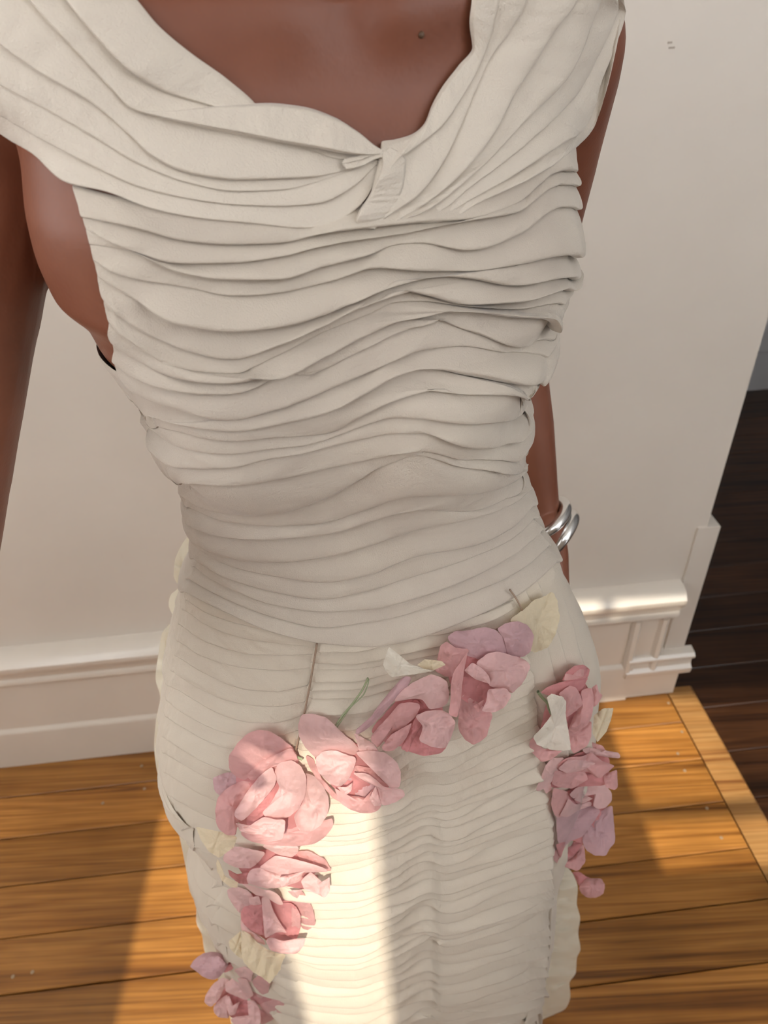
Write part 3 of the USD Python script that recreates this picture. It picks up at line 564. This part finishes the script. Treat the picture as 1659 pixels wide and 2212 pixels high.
while sl[:, 1].min() < 2380:
    sl = np.c_[sl[:, 0], np.minimum(sl[:, 1] + 40, 2397)]; lp_.append(sl)
obj('left_skirt', strips(in_order(lp_), 0.0036, n=200, base=0.0020, slope=0.15, rough=0.0006, seed=41, taper=0.02, under=hem), M['skirt'], dress, smooth=True)
VT = [[(1078, 1262), (1104, 1312), (1140, 1480), (1158, 1600), (1182, 1720), (1188, 1800), (1178, 1935), (1174, 2032), (1158, 2212)],
      [(1105, 1240), (1130, 1280), (1175, 1400), (1203, 1520), (1222, 1650), (1218, 1800), (1204, 1935), (1192, 2032), (1170, 2205)],
      [(1125, 1190), (1160, 1270), (1208, 1400), (1236, 1520), (1246, 1650), (1234, 1780), (1212, 1900)],
      [(1150, 1130), (1190, 1240), (1242, 1400), (1266, 1500), (1268, 1600), (1256, 1700)], [(1170, 1122), (1216, 1235), (1272, 1390), (1284, 1470), (1281, 1560)]]
vt = []
for c in VT:
    q = ts(spline(c, 50)); q = q[np.argsort(q[:, 1], kind='stable')]
    q = np.vstack([np.c_[np.full(10, q[0, 0]), np.linspace(1010, q[0, 1] - 6, 10)], q])
    vt.append(np.vstack([q, np.c_[np.full(20, q[-1, 0]), np.linspace(q[-1, 1] + 20, 2396, 20)]]))
for th in (105, 120, 135, 150, 165, 181): vt.append(np.c_[np.full(60, th), np.linspace(1010, 2396, 60)])
obj('right_skirt', strips(vt, 0.0040, n=160, base=0.0012, slope=0.16, rough=0.0008, seed=51, taper=0.02, under=hem), M['skirt'], dress, smooth=True)
def on_dress(px, h): q = ts(px); return P(q[:, 0], q[:, 1]) + NS * normal(q[:, 0], q[:, 1]) * h
sq = on_dress(spline([(689, 1374), (682, 1420), (674, 1470), (662, 1530), (642, 1612)], 40), 0.0076)
obj('side_seam', tube(sq, 0.0007, 8), M['stitch'], dress, smooth=True, label='brownish stitched seam running down from the waist')
obj('hip_seam', tube(on_dress(spline([(1084, 1264), (1098, 1285), (1112, 1312)], 16), 0.0080), 0.0006, 8), M['stitch'], dress, smooth=True)
# edges of the back train that stick out behind the skirt on both sides
def ruffle(outer, inward, Y0, Y1, seed, wave, fr):
    o = spline(outer, 120); n = 14; w = np.linspace(0, 1, n); t = np.linspace(0, 1, 120)
    U = o[:, :1] + inward * w[None]; V = o[:, 1:] + 4 * np.sin(w * 3)[None]
    Y = Y0 + (Y1 - Y0) * w[None] ** 1.0 + wave * (fbm(np.stack(np.broadcast_arrays(t[:, None] * fr, w[None] * 1.2, np.full((1, 1), seed)), -1), 3, seed) - .5)
    return quads(at_y(U, V, Y).reshape(-1, 3), grid_faces(120, n))
obj('train_edge', ruffle([(412, 1150), (392, 1178), (377, 1215), (375, 1245), (386, 1268), (368, 1286), (364, 1306), (374, 1335), (350, 1368), (343, 1408), (336, 1466), (346, 1506), (337, 1556), (333, 1610), (338, 1660), (356, 1712), (373, 1750), (386, 1800), (396, 1846), (404, 1890), (410, 1925), (424, 1958), (424, 1990), (437, 2022), (441, 2052), (459, 2085), (480, 2140), (500, 2212)], 62, .42, .395, 3, .030, 24), M['back'], dress, smooth=True)
obj('train_edge', ruffle([(1196, 1860), (1232, 1880), (1248, 1920), (1246, 1950), (1253, 1985), (1249, 2015), (1254, 2050), (1246, 2070), (1244, 2100), (1230, 2125), (1232, 2150), (1222, 2178), (1196, 2192), (1168, 2206), (1150, 2260)], -75, .425, .385, 9, .034, 17), M['back'], dress, smooth=True)

# ------------------------------------------------------------------ silver bangles on the hanging wrist
def bangle(c, axis, R_, r_, squash=1.0):
    ax = np.array(axis, float); ax /= np.linalg.norm(ax); m = trimesh.creation.torus(R_, r_, major_sections=64, minor_sections=24)
    v = np.array(m.vertices); v[:, 2] *= squash; T = trimesh.geometry.align_vectors([0, 0, 1], ax)[:3, :3]
    return trimesh.Trimesh(v @ T.T + c, m.faces, process=False)
wa = (WL - EL) / np.linalg.norm(WL - EL)
t = keys(obj('bangle', bangle(WL + wa * 0.002, wa + [.22, .05, .25], .0318, .0064), M['silver'], smooth=True), 'thick plain polished silver bangle, the upper one on the wrist', 'bracelet')
b2 = bangle(WL + wa * 0.024 + [.013, 0, 0], wa + [.85, -.25, .2], .0325, .0052, 1.25)
t = keys(obj('bangle', b2, M['silver'], smooth=True), 'thinner tilted silver bangle hanging below the thick one', 'bracelet')

# ------------------------------------------------------------------ fabric roses pinned along the skirt's seams
def petal_mesh(poly, frame, layer, dome, seed, curl=0.0, pleat=0, leafy=False):
    o, n, _m = frame; poly = np.asarray(poly, float)
    pts = np.vstack([poly, poly[:1]]); d = np.r_[0, np.cumsum(np.linalg.norm(np.diff(pts, axis=0), axis=1))]
    nt = 96 if leafy else 56; tt = np.linspace(0, d[-1], nt + 1)[:-1]; b = np.c_[np.interp(tt, d, pts[:, 0]), np.interp(tt, d, pts[:, 1])]
    for _ in range(1 if leafy else 2): b = 0.5 * b + 0.25 * (np.roll(b, 1, 0) + np.roll(b, -1, 0))
    pg = Polygon(b).buffer(0); c = np.array(pg.centroid.coords[0]) if pg.contains(pg.centroid) else np.array(pg.representative_point().coords[0])
    b = c + (b - c) * np.broadcast_to(1.015 + (0.022 * (np.arange(len(b)) % 4 / 3.0 - 0.4) if leafy else 0.010 * np.sin(np.arange(len(b)) * 1.7 + seed)), (len(b),))[:, None]
    rr = np.r_[0, np.linspace(.08, .92, 12), .97, 1.0]; nb = len(b); rs = np.random.RandomState(seed)
    ph = rs.uniform(0, 6.28, 4); ang = np.arctan2(b[:, 1] - c[1], b[:, 0] - c[0])
    U = c[None, None] + (b - c)[None] * rr[:, None, None]
    size = math.sqrt(max(pg.area, 1) / math.pi)
    mpp = frame[2]                                              # metres per pixel here
    h = layer + dome * size * mpp * (1 - rr ** 2.2)[:, None]
    h = h + size * mpp * (0.10 * np.sin(2 * ang + ph[0]) + 0.07 * np.sin(3 * ang + ph[1]) + 0.05 * np.sin(7 * ang + ph[2]))[None] * (rr ** 2.5)[:, None]
    h = h + curl * size * mpp * (np.clip((rr - .55) / .45, 0, 1) ** 2)[:, None]
    calm = 0.35 if leafy else 1.0
    q = U / 26.0; cr = fbm(np.stack([q[..., 0], q[..., 1], np.full(q.shape[:2], seed * .37)], -1), 4, seed)
    cr2 = np.abs(noise(np.stack([q[..., 0] * 1.3, q[..., 1] * 1.3, np.full(q.shape[:2], seed * .71)], -1), seed + 5) - .5)
    h = h + calm * (0.0045 * (cr - .5) + 0.0040 * (0.25 - cr2)) + calm * 0.0016 * (0.5 - np.abs(2 * noise(np.stack([q[..., 0] * 3.1 + 7, q[..., 1] * 3.1, np.full(q.shape[:2], seed * .3)], -1), seed + 9) - 1))
    if leafy and not pleat:                                      # midrib and side veins
        ax = (U - c) @ np.array([.35, -.94]); ay = np.abs((U - c) @ np.array([.94, .35])); h = h - 0.0009 * np.exp(-(ay / 2.5) ** 2) + 0.0006 * np.abs(np.sin((ax - ay * 0.8) / 8.0))
    if pleat:
        ax = U[..., 0] * 0.95 + U[..., 1] * 0.30; h = h + 0.0022 * np.abs(np.sin(ax / 8.0))
    d = ray(U[..., 0], U[..., 1]); t = ((o - EYE) @ n + h) / (d @ n); q2 = to_ts(U); sd = (P(np.nan_to_num(q2[..., 0]), np.nan_to_num(q2[..., 1], nan=1500.0)) - EYE) @ FW
    t = np.where(np.isnan(q2[..., 0]), t, np.minimum(t, sd - 0.0130 - 0.8 * np.maximum(h, 0))); v = (EYE + d * t[..., None]).reshape(-1, 3)
    f = grid_faces(len(rr), nb, True)
    return quads(v, f)
def rose_frame(px, lift=0.006, blend=0.45, depth=None):
    q = ts(np.array([px], float)); p = P(q[:, 0], q[:, 1])[0]; n = NS * normal(q[:, 0], q[:, 1])[0]
    d = ray(*px)
    if depth: p = EYE + d * depth
    v = -d / np.linalg.norm(d); n = n * (1 - blend) + v * blend; n /= np.linalg.norm(n)
    return (p + n * lift, n, ((p - EYE) @ FW) / F)
def rose(name, label, px, sc, off, petals, lift=0.006, blend=0.45, leaves=(), seed=0, step=0.0042, depth=None, group='pink fabric roses pinned on the dress'):
    fr = rose_frame(px, lift, blend, depth); t = thing(name, label, 'fabric flower' if 'bud' not in name else 'flower bud', group)
    allp = Polygon()
    for p in petals:
        g = Polygon(np.array(p[0], float) * sc + off).buffer(0); allp = allp.union(g)
    hull = np.array(allp.convex_hull.exterior.coords)[:-1]; hc = hull.mean(0); hull = hc + (hull - hc) * 0.74
    bm_ = petal_mesh(hull, fr, 0.0005, 0.30, seed + 77)
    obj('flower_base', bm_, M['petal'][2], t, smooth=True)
    for k, p in enumerate(petals):
        poly = np.array(p[0], float) * sc + off; lay = p[1] * step; col = p[2]; dome = p[3] if len(p) > 3 else 0.28; curl = p[4] if len(p) > 4 else 0.0
        obj('petal', petal_mesh(poly, fr, lay, dome, seed * 31 + k, curl), M['petal'][col], t, smooth=True)
    for poly, lay, mat, dome, pl, lab in leaves:
        keys(obj('leaf', petal_mesh(np.array(poly, float) * sc + off, fr, lay * step, dome, seed * 7 + 3, 0.0, pl, True), M[mat], t, smooth=True), lab)
    return t, fr
O = np.array
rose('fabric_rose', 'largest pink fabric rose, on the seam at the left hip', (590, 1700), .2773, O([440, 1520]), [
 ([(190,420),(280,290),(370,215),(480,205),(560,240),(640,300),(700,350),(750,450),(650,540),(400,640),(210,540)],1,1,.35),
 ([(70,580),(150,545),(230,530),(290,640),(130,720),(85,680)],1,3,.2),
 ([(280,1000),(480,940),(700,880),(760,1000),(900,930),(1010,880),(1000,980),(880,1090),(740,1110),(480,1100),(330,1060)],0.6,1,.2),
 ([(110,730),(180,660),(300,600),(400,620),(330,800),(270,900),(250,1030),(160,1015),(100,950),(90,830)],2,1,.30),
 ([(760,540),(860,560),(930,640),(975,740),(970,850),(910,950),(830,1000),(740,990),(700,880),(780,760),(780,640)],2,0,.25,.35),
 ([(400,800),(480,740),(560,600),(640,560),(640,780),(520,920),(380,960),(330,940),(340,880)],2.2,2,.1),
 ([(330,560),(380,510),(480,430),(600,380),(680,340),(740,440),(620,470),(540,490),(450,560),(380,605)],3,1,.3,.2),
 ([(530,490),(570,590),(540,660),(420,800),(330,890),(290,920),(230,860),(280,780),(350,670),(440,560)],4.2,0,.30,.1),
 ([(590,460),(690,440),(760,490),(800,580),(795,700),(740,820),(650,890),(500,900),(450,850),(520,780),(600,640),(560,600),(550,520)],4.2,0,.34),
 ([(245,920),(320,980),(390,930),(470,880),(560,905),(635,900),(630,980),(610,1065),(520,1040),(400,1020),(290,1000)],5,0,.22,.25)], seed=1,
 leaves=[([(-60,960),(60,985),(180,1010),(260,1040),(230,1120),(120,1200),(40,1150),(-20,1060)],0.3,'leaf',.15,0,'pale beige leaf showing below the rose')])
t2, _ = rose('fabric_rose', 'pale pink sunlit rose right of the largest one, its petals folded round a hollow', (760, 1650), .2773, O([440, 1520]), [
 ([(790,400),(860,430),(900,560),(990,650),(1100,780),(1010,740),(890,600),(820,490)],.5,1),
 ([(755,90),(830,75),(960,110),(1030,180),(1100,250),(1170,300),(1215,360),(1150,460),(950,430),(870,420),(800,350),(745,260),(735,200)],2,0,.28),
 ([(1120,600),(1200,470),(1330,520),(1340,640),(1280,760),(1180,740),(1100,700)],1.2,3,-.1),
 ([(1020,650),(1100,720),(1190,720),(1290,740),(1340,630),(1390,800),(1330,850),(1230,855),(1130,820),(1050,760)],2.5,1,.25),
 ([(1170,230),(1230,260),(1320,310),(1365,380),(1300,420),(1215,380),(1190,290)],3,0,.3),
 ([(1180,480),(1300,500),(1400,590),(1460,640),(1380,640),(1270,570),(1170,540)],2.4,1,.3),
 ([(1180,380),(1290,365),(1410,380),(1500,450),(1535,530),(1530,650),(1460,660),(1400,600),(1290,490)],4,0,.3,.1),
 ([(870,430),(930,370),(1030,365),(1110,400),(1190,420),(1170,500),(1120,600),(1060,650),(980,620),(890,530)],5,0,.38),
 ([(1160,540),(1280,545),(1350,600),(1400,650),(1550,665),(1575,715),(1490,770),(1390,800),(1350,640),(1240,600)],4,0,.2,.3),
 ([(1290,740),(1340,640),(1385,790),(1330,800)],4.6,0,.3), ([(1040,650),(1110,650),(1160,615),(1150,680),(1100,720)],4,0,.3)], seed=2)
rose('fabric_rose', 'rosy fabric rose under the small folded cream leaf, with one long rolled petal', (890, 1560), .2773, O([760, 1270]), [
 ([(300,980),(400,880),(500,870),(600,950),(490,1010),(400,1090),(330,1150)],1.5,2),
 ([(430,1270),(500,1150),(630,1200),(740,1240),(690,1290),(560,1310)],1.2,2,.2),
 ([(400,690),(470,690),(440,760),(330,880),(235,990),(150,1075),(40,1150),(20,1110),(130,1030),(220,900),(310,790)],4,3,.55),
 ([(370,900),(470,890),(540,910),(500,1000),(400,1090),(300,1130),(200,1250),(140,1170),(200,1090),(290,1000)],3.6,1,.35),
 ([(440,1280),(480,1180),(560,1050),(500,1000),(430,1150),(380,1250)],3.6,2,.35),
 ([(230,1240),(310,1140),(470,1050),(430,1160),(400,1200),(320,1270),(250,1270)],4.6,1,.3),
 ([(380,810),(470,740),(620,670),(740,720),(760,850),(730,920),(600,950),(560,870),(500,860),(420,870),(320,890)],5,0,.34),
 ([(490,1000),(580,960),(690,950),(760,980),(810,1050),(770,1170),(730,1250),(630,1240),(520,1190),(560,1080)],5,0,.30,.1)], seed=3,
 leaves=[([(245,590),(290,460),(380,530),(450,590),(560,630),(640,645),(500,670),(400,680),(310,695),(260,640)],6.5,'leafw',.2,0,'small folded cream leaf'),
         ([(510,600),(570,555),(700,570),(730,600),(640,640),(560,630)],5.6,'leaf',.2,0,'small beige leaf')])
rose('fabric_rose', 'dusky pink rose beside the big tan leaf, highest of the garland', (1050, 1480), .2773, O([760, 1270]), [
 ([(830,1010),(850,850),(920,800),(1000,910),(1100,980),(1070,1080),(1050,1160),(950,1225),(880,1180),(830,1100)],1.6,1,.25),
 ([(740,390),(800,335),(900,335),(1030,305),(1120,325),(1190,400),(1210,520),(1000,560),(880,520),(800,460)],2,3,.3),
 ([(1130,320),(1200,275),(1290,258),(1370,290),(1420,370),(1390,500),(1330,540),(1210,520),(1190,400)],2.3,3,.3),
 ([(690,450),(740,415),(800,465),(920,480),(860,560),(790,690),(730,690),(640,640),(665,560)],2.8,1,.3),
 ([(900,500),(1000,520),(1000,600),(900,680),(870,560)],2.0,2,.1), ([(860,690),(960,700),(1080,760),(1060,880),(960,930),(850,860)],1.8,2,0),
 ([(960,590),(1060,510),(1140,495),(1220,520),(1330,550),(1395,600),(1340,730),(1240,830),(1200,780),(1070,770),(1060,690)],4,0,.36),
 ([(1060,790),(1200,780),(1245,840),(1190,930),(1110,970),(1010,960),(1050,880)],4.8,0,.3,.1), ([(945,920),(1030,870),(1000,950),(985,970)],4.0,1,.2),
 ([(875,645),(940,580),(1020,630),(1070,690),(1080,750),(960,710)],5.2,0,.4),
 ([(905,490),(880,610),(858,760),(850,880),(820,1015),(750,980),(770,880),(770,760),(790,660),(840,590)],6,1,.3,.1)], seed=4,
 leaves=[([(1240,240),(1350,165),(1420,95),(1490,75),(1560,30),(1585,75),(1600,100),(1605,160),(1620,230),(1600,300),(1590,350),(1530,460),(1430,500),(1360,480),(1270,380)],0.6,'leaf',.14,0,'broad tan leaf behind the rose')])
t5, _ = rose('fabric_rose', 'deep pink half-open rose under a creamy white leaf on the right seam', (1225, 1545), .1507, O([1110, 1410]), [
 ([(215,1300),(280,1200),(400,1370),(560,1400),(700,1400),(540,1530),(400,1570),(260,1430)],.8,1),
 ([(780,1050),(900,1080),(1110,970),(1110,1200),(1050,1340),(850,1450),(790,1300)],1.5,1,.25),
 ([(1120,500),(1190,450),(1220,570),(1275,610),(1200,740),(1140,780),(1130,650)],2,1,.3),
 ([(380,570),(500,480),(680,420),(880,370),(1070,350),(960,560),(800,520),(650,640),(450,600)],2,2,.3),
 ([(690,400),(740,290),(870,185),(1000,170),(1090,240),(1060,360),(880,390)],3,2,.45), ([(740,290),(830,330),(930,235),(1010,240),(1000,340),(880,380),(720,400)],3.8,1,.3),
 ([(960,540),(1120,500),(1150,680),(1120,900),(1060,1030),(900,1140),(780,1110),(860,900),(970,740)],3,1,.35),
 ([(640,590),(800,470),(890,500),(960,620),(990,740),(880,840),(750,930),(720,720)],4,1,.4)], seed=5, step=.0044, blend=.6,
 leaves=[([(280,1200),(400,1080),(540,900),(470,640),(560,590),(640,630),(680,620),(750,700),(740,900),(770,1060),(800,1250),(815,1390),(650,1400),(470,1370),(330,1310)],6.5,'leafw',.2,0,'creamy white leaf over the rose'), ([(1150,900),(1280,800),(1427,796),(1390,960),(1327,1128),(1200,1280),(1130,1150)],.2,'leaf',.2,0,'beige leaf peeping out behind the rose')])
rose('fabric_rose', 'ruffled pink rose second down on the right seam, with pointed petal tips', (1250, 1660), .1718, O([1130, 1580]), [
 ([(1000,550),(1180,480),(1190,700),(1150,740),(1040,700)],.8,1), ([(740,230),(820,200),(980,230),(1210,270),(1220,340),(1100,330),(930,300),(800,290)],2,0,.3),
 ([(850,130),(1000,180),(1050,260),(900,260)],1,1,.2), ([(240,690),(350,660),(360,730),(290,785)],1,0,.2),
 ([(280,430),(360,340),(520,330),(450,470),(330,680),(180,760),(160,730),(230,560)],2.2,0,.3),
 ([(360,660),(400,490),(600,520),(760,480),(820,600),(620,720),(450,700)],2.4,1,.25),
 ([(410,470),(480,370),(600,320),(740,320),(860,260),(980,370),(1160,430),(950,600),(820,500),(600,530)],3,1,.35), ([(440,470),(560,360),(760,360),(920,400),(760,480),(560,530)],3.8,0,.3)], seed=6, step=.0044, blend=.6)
rose('fabric_rose', 'full mauve pink rose third down on the right seam', (1255, 1755), .1718, O([1130, 1580]), [
 ([(990,1000),(1120,920),(1135,1100),(1160,1390),(1060,1500),(1060,1560),(900,1560),(780,1480),(740,1340),(850,1100)],1,3,.3),
 ([(420,1050),(560,960),(850,930),(980,990),(870,1160),(740,1330),(600,1370),(480,1480),(430,1350)],2,3,.3),
 ([(350,930),(380,710),(560,760),(580,850),(540,1000),(460,1090),(400,1060)],2.6,1,.3),
 ([(640,860),(700,760),(900,760),(880,860),(800,920),(720,940)],3.0,2,.1),
 ([(740,500),(850,610),(980,620),(900,670),(780,660)],4.4,0,.3),
 ([(580,790),(700,690),(850,650),(1000,640),(1110,760),(1120,860),(1050,950),(960,980),(870,940),(900,830),(880,730),(720,760),(640,860)],4,0,.3),
 ([(570,840),(650,920),(850,880),(870,930),(700,990),(560,1080),(460,1060),(520,950)],4.2,0,.3), ([(640,860),(720,780),(880,845),(760,905)],4.6,0,.3)], seed=7, step=.0044, blend=.6)
t8, f8 = rose('fabric_rose', 'small closed rose, lowest of those on the right seam', (1225, 1840), .1718, O([1130, 1580]), [
 ([(400,1500),(600,1380),(770,1430),(770,1650),(690,1760),(600,1730),(440,1670),(360,1590)],1,1,.35), ([(470,1680),(620,1590),(770,1460),(785,1640),(690,1750),(600,1720)],2.4,1,.35), ([(410,1420),(560,1380),(760,1400),(640,1560),(470,1600)],3,2,.3)], seed=8, blend=.6)
rose('rosebud', 'round pink bud hanging on its own below the right-hand roses', (1278, 1912), .1718, O([1130, 1580]), [
 ([(620,1770),(700,1760),(830,1850),(790,1960),(700,1940)],.4,2,.5), ([(700,1960),(790,1850),(900,1850),(980,1850),(1030,1930),(1010,2040),(920,2090),(810,2090),(730,2030)],1.2,1,.7)], seed=9, blend=.6, depth=.80, group='buds of the garland')
rose('fabric_rose', 'crumpled flattened pink rose just below the largest one', (600, 1872), .1808, O([440, 1780]), [
 ([(1100,330),(1250,320),(1450,420),(1530,560),(1400,560),(1180,480)],.8,1), ([(290,540),(400,600),(560,570),(540,720),(420,710),(310,620)],1.4,2,.3),
 ([(230,400),(300,280),(420,270),(560,300),(740,340),(650,460),(560,530),(380,520),(240,450)],2.8,0,.35),
 ([(540,560),(640,520),(900,560),(1200,540),(1150,690),(1030,720),(930,760),(750,770),(620,740),(510,700)],2.8,0,.35),
 ([(700,270),(770,225),(900,250),(1010,260),(1130,265),(1130,340),(1050,400),(900,370)],3.4,0,.35),
 ([(660,520),(770,440),(850,375),(1000,400),(1200,450),(1400,510),(1500,570),(1200,580),(900,600)],4.2,0,.35),
 ([(1160,680),(1280,570),(1420,700),(1480,720),(1500,620),(1510,800),(1440,890),(1390,850),(1200,780)],4,0,.25,.2), ([(900,640),(1060,600),(1220,560),(1080,690),(930,760)],5,0,.4)], seed=10,
 leaves=[([(170,420),(200,480),(240,600),(330,700),(410,690),(400,760),(320,755),(220,680),(160,560),(150,470)],3.2,'leaf',.3,0,'narrow yellow green leaf curled at its edge')])
rose('fabric_rose', 'bright pink rose above the pleated cream leaf, with a torn petal strip', (590, 1985), .1808, O([440, 1780]), [
 ([(990,830),(1180,800),(1300,1000),(1340,1200),(1200,1300),(1100,1050),(1040,930)],1.0,1,.2),
 ([(570,1260),(720,1390),(740,1450),(640,1410),(560,1330),(450,1270),(440,1130)],2,0,.3),
 ([(280,780),(400,750),(520,790),(590,860),(580,980),(470,1000),(430,1070),(340,950),(290,860)],2,0,.3),
 ([(800,940),(950,950),(1050,940),(1150,1060),(1160,1230),(1110,1380),(980,1330),(880,1130)],2.4,2,.2), ([(1050,1000),(1100,980),(1160,1100),(1150,1250),(1050,1230)],3.0,1,.3),
 ([(440,1060),(480,990),(600,960),(720,970),(730,1180),(740,1340),(600,1290),(500,1220),(450,1150)],3,2,.25),
 ([(1000,800),(1180,785),(1120,890),(1060,860)],4,0,.3), ([(540,880),(660,860),(690,960),(600,970),(550,960)],3.6,0,.3),
 ([(740,1390),(800,1350),(950,1400),(1100,1370),(1220,1365),(1190,1460),(1110,1550),(950,1550),(800,1510)],4,0,.25,.35),
 ([(690,870),(780,880),(830,1040),(910,1180),(1000,1310),(960,1290),(870,1290),(730,1370),(715,1200),(700,1000)],5,0,.3),
 ([(440,700),(600,740),(740,790),(800,790),(900,850),(955,970),(880,960),(740,870),(620,850)],5.4,0,.3)], seed=11,
 leaves=[([(455,1270),(540,1310),(640,1420),(760,1500),(860,1540),(980,1560),(930,1660),(910,1740),(840,1830),(790,1905),(700,1830),(580,1760),(470,1640),(450,1480)],3.2,'leaf',.14,1,'pleated cream leaf with a toothed edge'),
         ([(300,1400),(440,1280),(460,1500),(500,1640),(380,1560),(310,1480)],.4,'leaf',.2,0,'shaded leaf')])
rose('fabric_rose', 'pale sunlit rose lowest on the left seam, below the cream leaf', (530, 2150), .1688, O([400, 1980]), [
 ([(870,1050),(1050,1030),(1270,1080),(1250,1240),(1080,1340),(970,1390),(930,1180)],.8,1,.25), ([(850,830),(950,740),(1090,830),(1060,980),(950,1060),(860,960)],1.6,1,.3),
 ([(610,760),(640,670),(760,640),(870,700),(840,840),(700,820)],2.6,0,.3), ([(470,1040),(600,960),(800,1040),(860,1220),(760,1310),(580,1290)],2.0,2,.1),
 ([(360,1150),(470,1040),(540,1000),(560,1130),(560,1300),(430,1290),(370,1230)],3,0,.3),
 ([(245,1100),(260,1010),(350,870),(470,780),(570,810),(490,930),(430,1060),(330,1160)],4,0,.35), ([(500,1090),(560,1010),(620,1150),(700,1080),(640,1250),(570,1270)],4,0,.3),
 ([(780,1080),(880,1070),(950,1180),(970,1310),(940,1420),(700,1440),(570,1320),(640,1280),(850,1260),(870,1190)],4,0,.3,.1),
 ([(510,860),(620,780),(790,800),(840,920),(880,1000),(780,1070),(680,1030),(520,960)],5,0,.4)], seed=12)
rose('rosebud', 'mauve rosebud standing out to the left above the lowest rose', (452, 2085), .1688, O([400, 1980]), [
 ([(430,480),(520,560),(650,600),(600,680),(500,720)],.5,2,.3), ([(60,640),(120,550),(230,470),(350,450),(450,470),(560,590),(500,700),(420,790),(340,810),(230,770),(120,680)],1.4,3,.6),
 ([(230,640),(300,520),(420,500),(520,600),(440,690),(300,710)],4.4,3,.3)], seed=13, blend=.6, depth=.76, group='buds of the garland')
# wire stems
def wire(px, h, r=0.0009, lab=None, parent=None): keys(obj('wire_stem', tube(on_dress(spline(px, 40), h), r, 7), M['green'], parent, smooth=True), lab)
wire([(795, 1438), (785, 1462), (765, 1492), (742, 1520), (722, 1552), (716, 1562)], 0.0125, .0007, 'thin green wire stem', t2)
wire([(797, 1440), (788, 1470), (760, 1500), (736, 1536), (718, 1560)], 0.0130, .0004, None, t2)
wire([(622, 1606), (640, 1602), (662, 1608)], 0.0125, .0010, None, t2)
wire([(1140, 1472), (1152, 1488), (1170, 1500), (1192, 1492), (1206, 1478)], 0.012, .0011, 'green stem and calyx', t5)
wire([(1158, 1494), (1164, 1512), (1176, 1532)], 0.0125, .0008, None, t5)
scuff = plain('scuff', (0.40, 0.34, 0.28), 0.7)
for k, (u_, v_, w_) in enumerate(((1447, 92, .006), (1451, 103, .008))):
    d = ray(u_, v_); q = EYE + d * (((WO - EYE[:2]) @ WN) / (d[:2] @ WN)); a_ = (q[:2] - WO) @ WD
    obj('scuff_mark', wl(bx(a_ - w_ / 2, a_ + w_ / 2, -0.0006, 0.0, q[2] - .0011, q[2] + .0011)), scuff, back)
